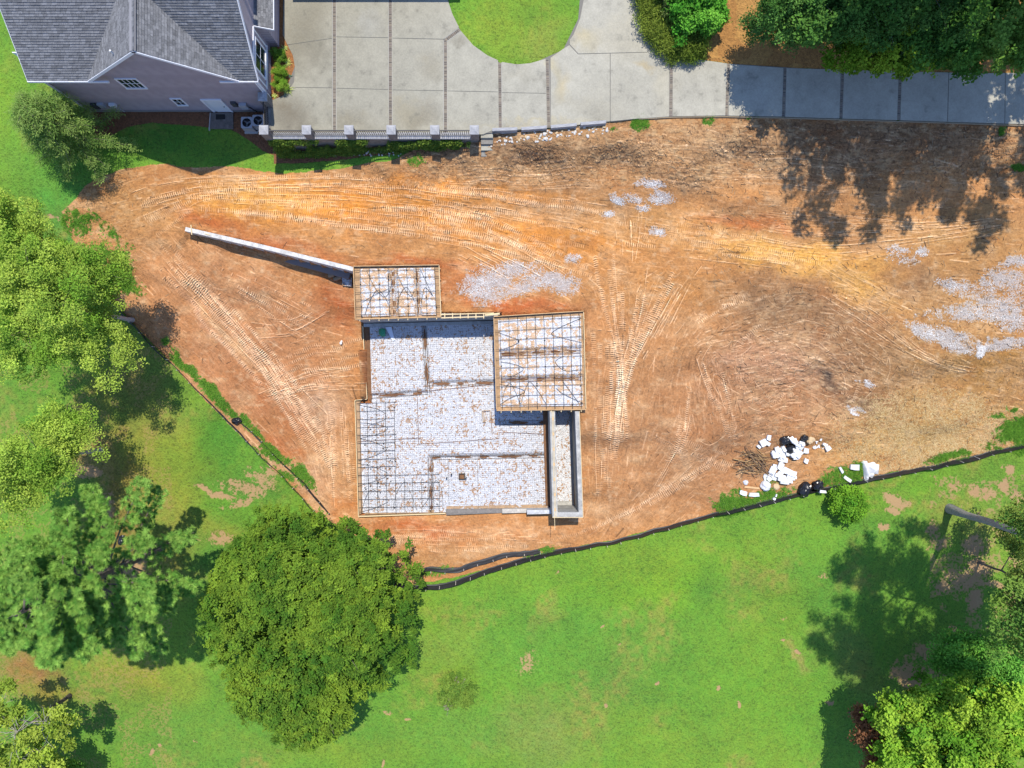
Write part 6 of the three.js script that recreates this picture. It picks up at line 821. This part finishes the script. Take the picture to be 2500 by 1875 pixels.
[[578, 1028, .28, 1.3, .8, .9, 41, 'crumpled black fabric heap at the start of the short silt fence', 'fabric'], [1962, 1193, .52, 1.15, .8, .8, 42, 'large black trash bag leaning on the silt fence', 'trash bag'], [1994, 1184, .42, .95, 1, .95, 43, 'smaller black trash bag on the silt fence beside the large one', 'trash bag'], [1916, 1075, .34, 1.1, .8, 1, 44, 'black trash bag at the top of the foam heap', 'trash bag'], [1926, 1096, .36, 1.1, .8, 1, 45, 'black trash bag in the middle of the foam heap', 'trash bag'], [1962, 1070, .28, 1, .9, 1, 46, 'small black trash bag beside the pale sack', 'trash bag'], [1937, 1112, .22, .8, .8, 1.2, 47, 'thin black bag scrap under the foam pieces', 'trash bag'], [1868, 1186, .36, 1.1, .8, 1, 48, 'pale grey clear plastic bag beside the brush pile', 'plastic bag'], [1820, 1178, .18, 1, .8, 1, 49, 'small pale plastic bag at the end of the brush pile', 'plastic bag'], [300, 1318, .3, 1, .8, 1.2, 50, 'dark bag lying in the shade under the pine', 'trash bag'], [1978, 1074, .26, 1.3, .6, 1, 51, 'tan paper sack beside the small black bag', 'sack'], [1895, 1188, .24, 1, .5, 1, 52, 'tan stone lump beside the clear plastic bag', 'stone']].forEach(a => { const [u, v, r, sx, sy, sz, seed, lab, cat] = a, p = G(u, v, -2), o = mesh(cat === 'stone' ? 'stone' : cat === 'fabric' ? 'fabric_heap' : cat === 'sack' ? 'sack' : cat.replace(' ', '_'), lump(r, sx, sy, sz, seed, cat === 'stone' ? .2 : .4), cat === 'plastic bag' ? mat(.55, .55, .56, .35) : cat === 'sack' || cat === 'stone' ? mat(.52, .38, .22, .9) : bagMat); o.position.set(p.x, p.y + r * sy * .44, p.z); o.rotation.y = seed; tag(o, lab, cat); });

// ---------------------------------------------------------------- foam offcuts, brush pile, boards
const foamMat = mat(.62, .625, .63, .85), foamMat2 = mat(.54, .55, .555, .9), FR = rng(900);
function foamGeo(w, h, d, seed) { const r = rng(seed), g = prism([[-w / 2 + r() * .08 * w, -d / 2 + r() * .12 * d], [w / 2 - r() * .15 * w, -d / 2 + r() * .1 * d], [w / 2, d / 2 - r() * .15 * d], [r() * .1 * w, d / 2], [-w / 2, d / 2 - r() * .2 * d]], 0, h, .012); return g; }
const foamGeos = [0, 1, 2, 3, 4, 5].map(k => foamGeo(1, 1, 1, 910 + k));
function foam(u, v, w, d, h, rot, lab, lift = 0, tilt = 0) { const p = G(u, v, -2), o = mesh('foam_offcut', foamGeos[Math.floor(FR() * 6)], FR() < .7 ? foamMat : foamMat2); o.position.set(p.x, p.y + lift + .01, p.z); o.scale.set(w, h, d); o.rotation.set(tilt, rot, tilt * .6); tag(o, lab, 'foam piece', 'white foam offcuts'); }
[[1863, 1080, .55, .5, -.5, 'large white foam slab beside the brush pile'], [1875, 1068, .28, .42, .2, 'upright white foam block above the large slab'], [1874, 1083, .3, .28, .5, 'small white foam block touching the large slab'], [1851, 1090, .3, .2, .8, 'thin white foam scrap at the edge of the heap nearest the brush'], [1910, 1122, .7, .36, .25, 'long white foam block lying apart under the heap'], [1966, 1125, .3, .36, .3, 'triangular white foam scrap alone on straw'], [2052, 1147, .18, .5, -.5, 'narrow white foam strip alone near the silt fence'], [2084, 1140, .65, .44, .05, 'flat white foam sheet on weeds near the silt fence'], [2067, 1169, .62, .26, .55, 'slanted white foam sheet touching the silt fence'], [1813, 1203, .52, .36, .2, 'white foam block on grass beside the grooved block'], [1839, 1207, .78, .3, .02, 'long white grooved foam block on the grass'], [1888, 1217, .2, .2, .4, 'small round white foam scrap at the silt fence'], [1893, 1209, .1, .22, .3, 'sliver of white foam above the round scrap'], [2020, 1094, .4, .34, -.5, 'white foam scrap at the straw edge of the heap'], [2010, 1084, .22, .2, .4, 'crumpled white scrap next to the straw edge piece'], [1966, 1100, .4, .4, .2, 'broad white foam block at the far side of the heap'], [2000, 1197, .5, .2, .1, 'curved white foam piece on top of the silt fence']].forEach(([u, v, w, d, r, lab], i) => foam(u, v, w, d, i === 16 ? .15 : .16 + .1 * FR(), -r, lab, i === 16 ? .55 : 0));
for (let k = 0; k < 17; k++) foam(1882 + (k % 9) * 6.4 + FR() * 5, 1102 + FR() * 10 - (k > 9 ? 8 : 0), .17 + .1 * FR(), .38 + .25 * FR(), .2, .35 + (FR() - .5) * .5, 'white foam block standing in the tight row beside the black bags', .05 + .1 * FR(), (FR() - .5) * .3);
for (let k = 0; k < 20; k++) foam(1930 + FR() * 26, 1072 + k * 2.2, .2 + .25 * FR(), .2 + .2 * FR(), .18, FR() * 3, 'white foam scrap piled over and around the black trash bags', .1 + .2 * FR(), (FR() - .5) * .4);
for (let k = 0; k < 11; k++) foam(1880 + FR() * 28, 1135 + k * 2.3, .35 + .3 * FR(), .2 + .2 * FR(), .18, 1 + (FR() - .5) * .8, 'white foam slab in the lower stack next to the brush pile', .04 + .12 * FR(), (FR() - .5) * .3);
for (let k = 0; k < 12; k++) foam(1902 + FR() * 32, 1148 + k * 2.6, .5 + .4 * FR(), .16 + .14 * FR(), .18, -.3 + (FR() - .5) * .5, 'long white foam strip in the lowest stack above the clear bag', .04 + .12 * FR(), (FR() - .5) * .3);
for (let k = 0; k < 9; k++) foam(1866 + FR() * 24, 1156 + FR() * 16, .16 + .2 * FR(), .16 + .14 * FR(), .12, FR() * 3, 'small white foam scrap between the brush pile and the clear bag');
for (let k = 0; k < 14; k++) foam(1985 + FR() * 44, 1072 + FR() * 26, .08 + .14 * FR(), .07 + .1 * FR(), .05, FR() * 3, 'tiny white scrap scattered at the end of the foam heap');
{ // bundle of white sheeting on the fence
  const p = G(2124, 1146, -2), t = thing('plastic_bundle', 'heap of folded white sheeting against the silt fence', 'sheeting', [p.x, p.y, p.z]);
  const fold = (x, z, w, d, h, seed, rot) => { const g = sheet('fold', [[-w / 2, -d / 2], [w / 2, -d / 2 * .9], [w / 2 * .9, d / 2], [-w / 2 * .8, d / 2]], 16, 20, (a, b, s, q) => .02 + h * Math.sin(Math.PI * clamp(s)) * (.6 + .8 * fbm(a * 4, b * 3, 3, seed)) * Math.sin(Math.PI * clamp(q * .9 + .05)), foamMat, t); g.position.set(x, .02, z); g.rotation.y = rot; };
  fold(-.35, .0, .42, 1.35, .4, 61, .1); fold(.1, -.1, .8, .9, .35, 62, .3); fold(.42, -.05, .45, .75, .3, 63, -.1); fold(-.45, -.42, .35, .4, .3, 64, .4); fold(.1, .35, .4, .5, .2, 65, -.5); fold(-.3, .6, .3, .5, .25, 66, .1);
}
{ // brush pile
  const c = G(1842, 1130, -2), t = thing('brush_pile', 'tangled pile of cut branches beside the foam heap', 'brush pile', [c.x, c.y, c.z]), R = rng(930), mats = [mat(.12, .075, .045, .95), mat(.20, .13, .075, .95), mat(.42, .27, .12, .9)];
  for (let k = 0; k < 90; k++) { const a = (R() - .5) * 1.6 + (R() < .25 ? 1.3 : .2), L = .5 + 1.3 * R(), x = (R() - .5) * 1.7, z = (R() - .5) * 1.5 + x * .15, h = .05 + .4 * R() * Math.exp(-(x * x + z * z)); const d = new V3(Math.cos(a), (R() - .5) * .35, Math.sin(a)).multiplyScalar(L / 2), o = new V3(x, h, z); const p0 = o.clone().sub(d), p1 = o.clone().add(d); p0.y = Math.max(.03, p0.y); p1.y = Math.max(.03, p1.y); mesh('branch', limb(p0, p1, .018 + .022 * R(), .008, R, .1, 4), mats[R() < .72 ? Math.floor(R() * 2) : 2], t); }
}
[[1808, 1150, .42, .3, .6, 'tan wooden board offcut at the end of the brush pile'], [2098, 1056, .5, .1, -.05, 'short tan board lying on brown soil above the straw'], [1835, 1190, 1.1, .14, .1, 'grey board lying under the clear plastic bag']].forEach(([u, v, w, d, r, lab]) => { const p = G(u, v, -2), o = mesh('wood_offcut', box(w, .05, d), woodMat); o.position.set(p.x, p.y + .05, p.z); o.rotation.y = -r; tag(o, lab, 'board'); });
// ---------------------------------------------------------------- loose ground: gravel, clods, straw, twigs, weeds
function rock(seed, det = 0) { const g = new THREE.IcosahedronGeometry(1, det), p = g.attributes.position, m = new Map(), r = rng(seed); for (let i = 0; i < p.count; i++) { const k = [p.getX(i), p.getY(i), p.getZ(i)].map(q => q.toFixed(3)).join(); if (!m.has(k)) m.set(k, .7 + .5 * r()); const s = m.get(k); p.setXYZ(i, p.getX(i) * s, p.getY(i) * s * .7, p.getZ(i) * s); } g.computeVertexNormals(); return g; }
const rub1 = mat(.5, .48, .44, .95), rub2 = mat(.5, .36, .2, .95);
const rockGeos = [rock(1), rock(2), rock(3)], looseMat = mat(1, 1, 1, .95);
function kindAt(x, z) { const i = Math.floor((x + GX) * GS), j = Math.floor((z + GZ) * GS); return i < 0 || j < 0 || i >= GW || j >= GH ? 0 : gkind[j * GW + i]; }
{
  const R = rng(940), gl = [], cl = [], wl = [];
  for (let k = 0; k < 60000; k++) { const b = gravelPatches[Math.floor(R() * gravelPatches.length)], a = R() * 6.28, q = Math.sqrt(R()) * 1.25, cx = Math.cos(a) * q * b[2], cy = Math.sin(a) * q * b[3], u = b[0] + cx * Math.cos(b[4]) - cy * Math.sin(b[4]), v = b[1] + cx * Math.sin(b[4]) + cy * Math.cos(b[4]); const p = G(u, v, 0); if (kindAt(p.x, p.z) !== 1) continue; const dens = patch(gravP, u, v) - .2 + (fbm(p.x * 1.3, p.z * 1.3, 3, 941) - .5) * 1.6; const st = fbm(p.x * .9, p.z * 3, 3, 946); if (R() > dens * 1.3 * (st - .3) || gl.length > 16000) continue; const s = .016 + .03 * R() * R(), l = .45 + .32 * R(); gl.push([p.x, p.y + s * .3, p.z, s, s, s, qEuler(R() * 3, R() * 6, R() * 3), rgb(l, l * .97, l * .93)]); }
  const o = instanced('gravel', rockGeos[0], looseMat, gl); tag(o, 'patches of pale crushed gravel on the orange soil', 'gravel');
  for (let k = 0; k < 90000 && cl.length < 30000; k++) { const u = 160 + R() * 2380, v = 300 + R() * 960, p = G(u, v, 0); if (p.y > 2.3 || kindAt(p.x, p.z) !== 1 || inPoly(p.x, p.z, floorPoly) || inPoly(p.x, p.z, formA) || inPoly(p.x, p.z, formB)) continue; const rough = v < 455 && u > 880 ? 1 : u > 2050 && v > 900 ? .8 : u > 1780 && v > 700 ? .6 : v < 560 && u > 1700 ? .45 : u < 360 ? .7 : .10; if (R() > rough * (.3 + 1.2 * fbm(p.x * .5, p.z * .5, 3, 943))) continue; const s = (.016 + .05 * R() * R() * R()) * (.7 + .6 * rough), i = (Math.floor((p.z + GZ) * GS) * GW + Math.floor((p.x + GX) * GS)) * 3, l = .75 + .55 * R(); cl.push([p.x, p.y + s * .25, p.z, s * (1 + R()), s, s * (1 + .6 * R()), qEuler(0, R() * 6, 0), rgb(gcol[i] * l, gcol[i + 1] * l, gcol[i + 2] * l)]); }
  const c = instanced('soil_clod', rockGeos[1], looseMat, cl); tag(c, 'loose crumbs and clods of soil over the rough ground', 'soil');
  const tw = []; for (let k = 0; k < 9000 && tw.length < 1500; k++) { const u = 300 + R() * 2200, v = 310 + R() * 900, p = G(u, v, 0); if (p.y > 2.3 || kindAt(p.x, p.z) !== 1 || inPoly(p.x, p.z, floorPoly) || inPoly(p.x, p.z, formA) || inPoly(p.x, p.z, formB)) continue; const z = u > 1700 || (v < 460 && u > 1000) ? 1 : .12; if (R() > z) continue; const L = .15 + .5 * R() * R(); tw.push([p.x, p.y + .025, p.z, L, .012 + .012 * R(), .012 + .014 * R(), qEuler(0, R() * 6.28, (R() - .5) * .2), R() < .6 ? rgb(.07, .045, .03) : rgb(.3, .22, .13)]); }
  tag(instanced('twig', new THREE.BoxGeometry(1, 1, 1), looseMat, tw), 'scattered twigs and root ends on bare soil', 'twig');
  const st = []; for (let k = 0; k < 40000 && st.length < 12000; k++) { const u = 1990 + R() * 540, v = 900 + R() * 290, p = G(u, v, -1), e = ((u - 2260) / 250) ** 2 + ((v - 1065) / 120) ** 2; if (kindAt(p.x, p.z) !== 1 || R() > (1.1 - e) * 1.6 * fbm(p.x * .6, p.z * .6, 3, 945)) continue; const L = .1 + .16 * R(); st.push([p.x, p.y + .015, p.z, L, .006, .012, qEuler(0, R() * 6.28, (R() - .5) * .15), tint([.42, .3, .13], [.62, .47, .24], R(), 1)]); }
  tag(instanced('straw', new THREE.BoxGeometry(1, 1, 1), looseMat, st), 'straw strewn over the soil near the silt fence', 'straw');
  const tuft = (() => { const r = rng(950), pos = []; for (let k = 0; k < 9; k++) { const a = r() * 6.28, h = .6 + .5 * r(), l = .25 + .6 * r(), w = .05; const x = Math.cos(a), z = Math.sin(a), ox = (r() - .5) * .4, oz = (r() - .5) * .4; pos.push(ox - z * w, 0, oz + x * w, ox + z * w, 0, oz - x * w, ox + x * l, h, oz + z * l); } return geoFrom(pos); })();
  const wa = weedPatches.map(b => b[2] * b[3]), wt = wa.reduce((a, b) => a + b, 0); for (let k = 0; k < 60000 && wl.length < 9000; k++) { let pick = R() * wt, wi = 0; while (wi < wa.length - 1 && (pick -= wa[wi]) > 0) wi++; const b = weedPatches[wi], a = R() * 6.28, q = Math.sqrt(R()) * 1.3, cx = Math.cos(a) * q * b[2], cy = Math.sin(a) * q * b[3], u = b[0] + cx * Math.cos(b[4]) - cy * Math.sin(b[4]), v = b[1] + cx * Math.sin(b[4]) + cy * Math.cos(b[4]), p = G(u, v, -1); if (p.y > 2.3 || kindAt(p.x, p.z) !== 2 || R() > .45) continue; const s = .12 + .14 * R(); wl.push([p.x, p.y, p.z, s, s * .8, s, qEuler(0, R() * 6.28, 0), tint([.10, .28, .03], [.24, .46, .05], R(), 1)]); }
  tag(instanced('weed', tuft, leafMat, wl), 'green weeds growing along the silt fences and drive edge', 'weeds');
  // pale rubble stones along the drive kerb and the foot of the garden wall
  let n = 0; for (let k = 0; k < 400 && n < 90; k++) { const u = 1195 + R() * 290, v = lerp(333, 302, (u - 1195) / 290) + R() * 26, p = G(u, v, 2); if (p.y > 2.29 || R() < .25) continue; const s = .05 + .1 * R() * R(), q = mesh('rubble_stone', rockGeos[n % 3], n % 5 === 0 ? rub2 : rub1); q.position.set(p.x, p.y + s * .3, p.z); q.scale.set(s * (1 + R() * .6), s, s); q.rotation.y = R() * 6; tag(q, 'pale rubble stone lying below the drive kerb', 'stone', 'rubble stones below the kerb'); n++; }
  for (let k = 0; k < 70; k++) { const u = 690 + R() * 290, p = G(u, 369 + R() * 12, 0), s = .04 + .07 * R() * R(), q = mesh('rubble_stone', rockGeos[k % 3], rub1); q.position.set(p.x, p.y + s * .3, p.z); q.scale.setScalar(s); q.rotation.y = R() * 6; tag(q, 'pale rubble stone lying at the foot of the ivy wall', 'stone', 'rubble stones below the ivy wall'); }
}
renderer.render(scene, camera);
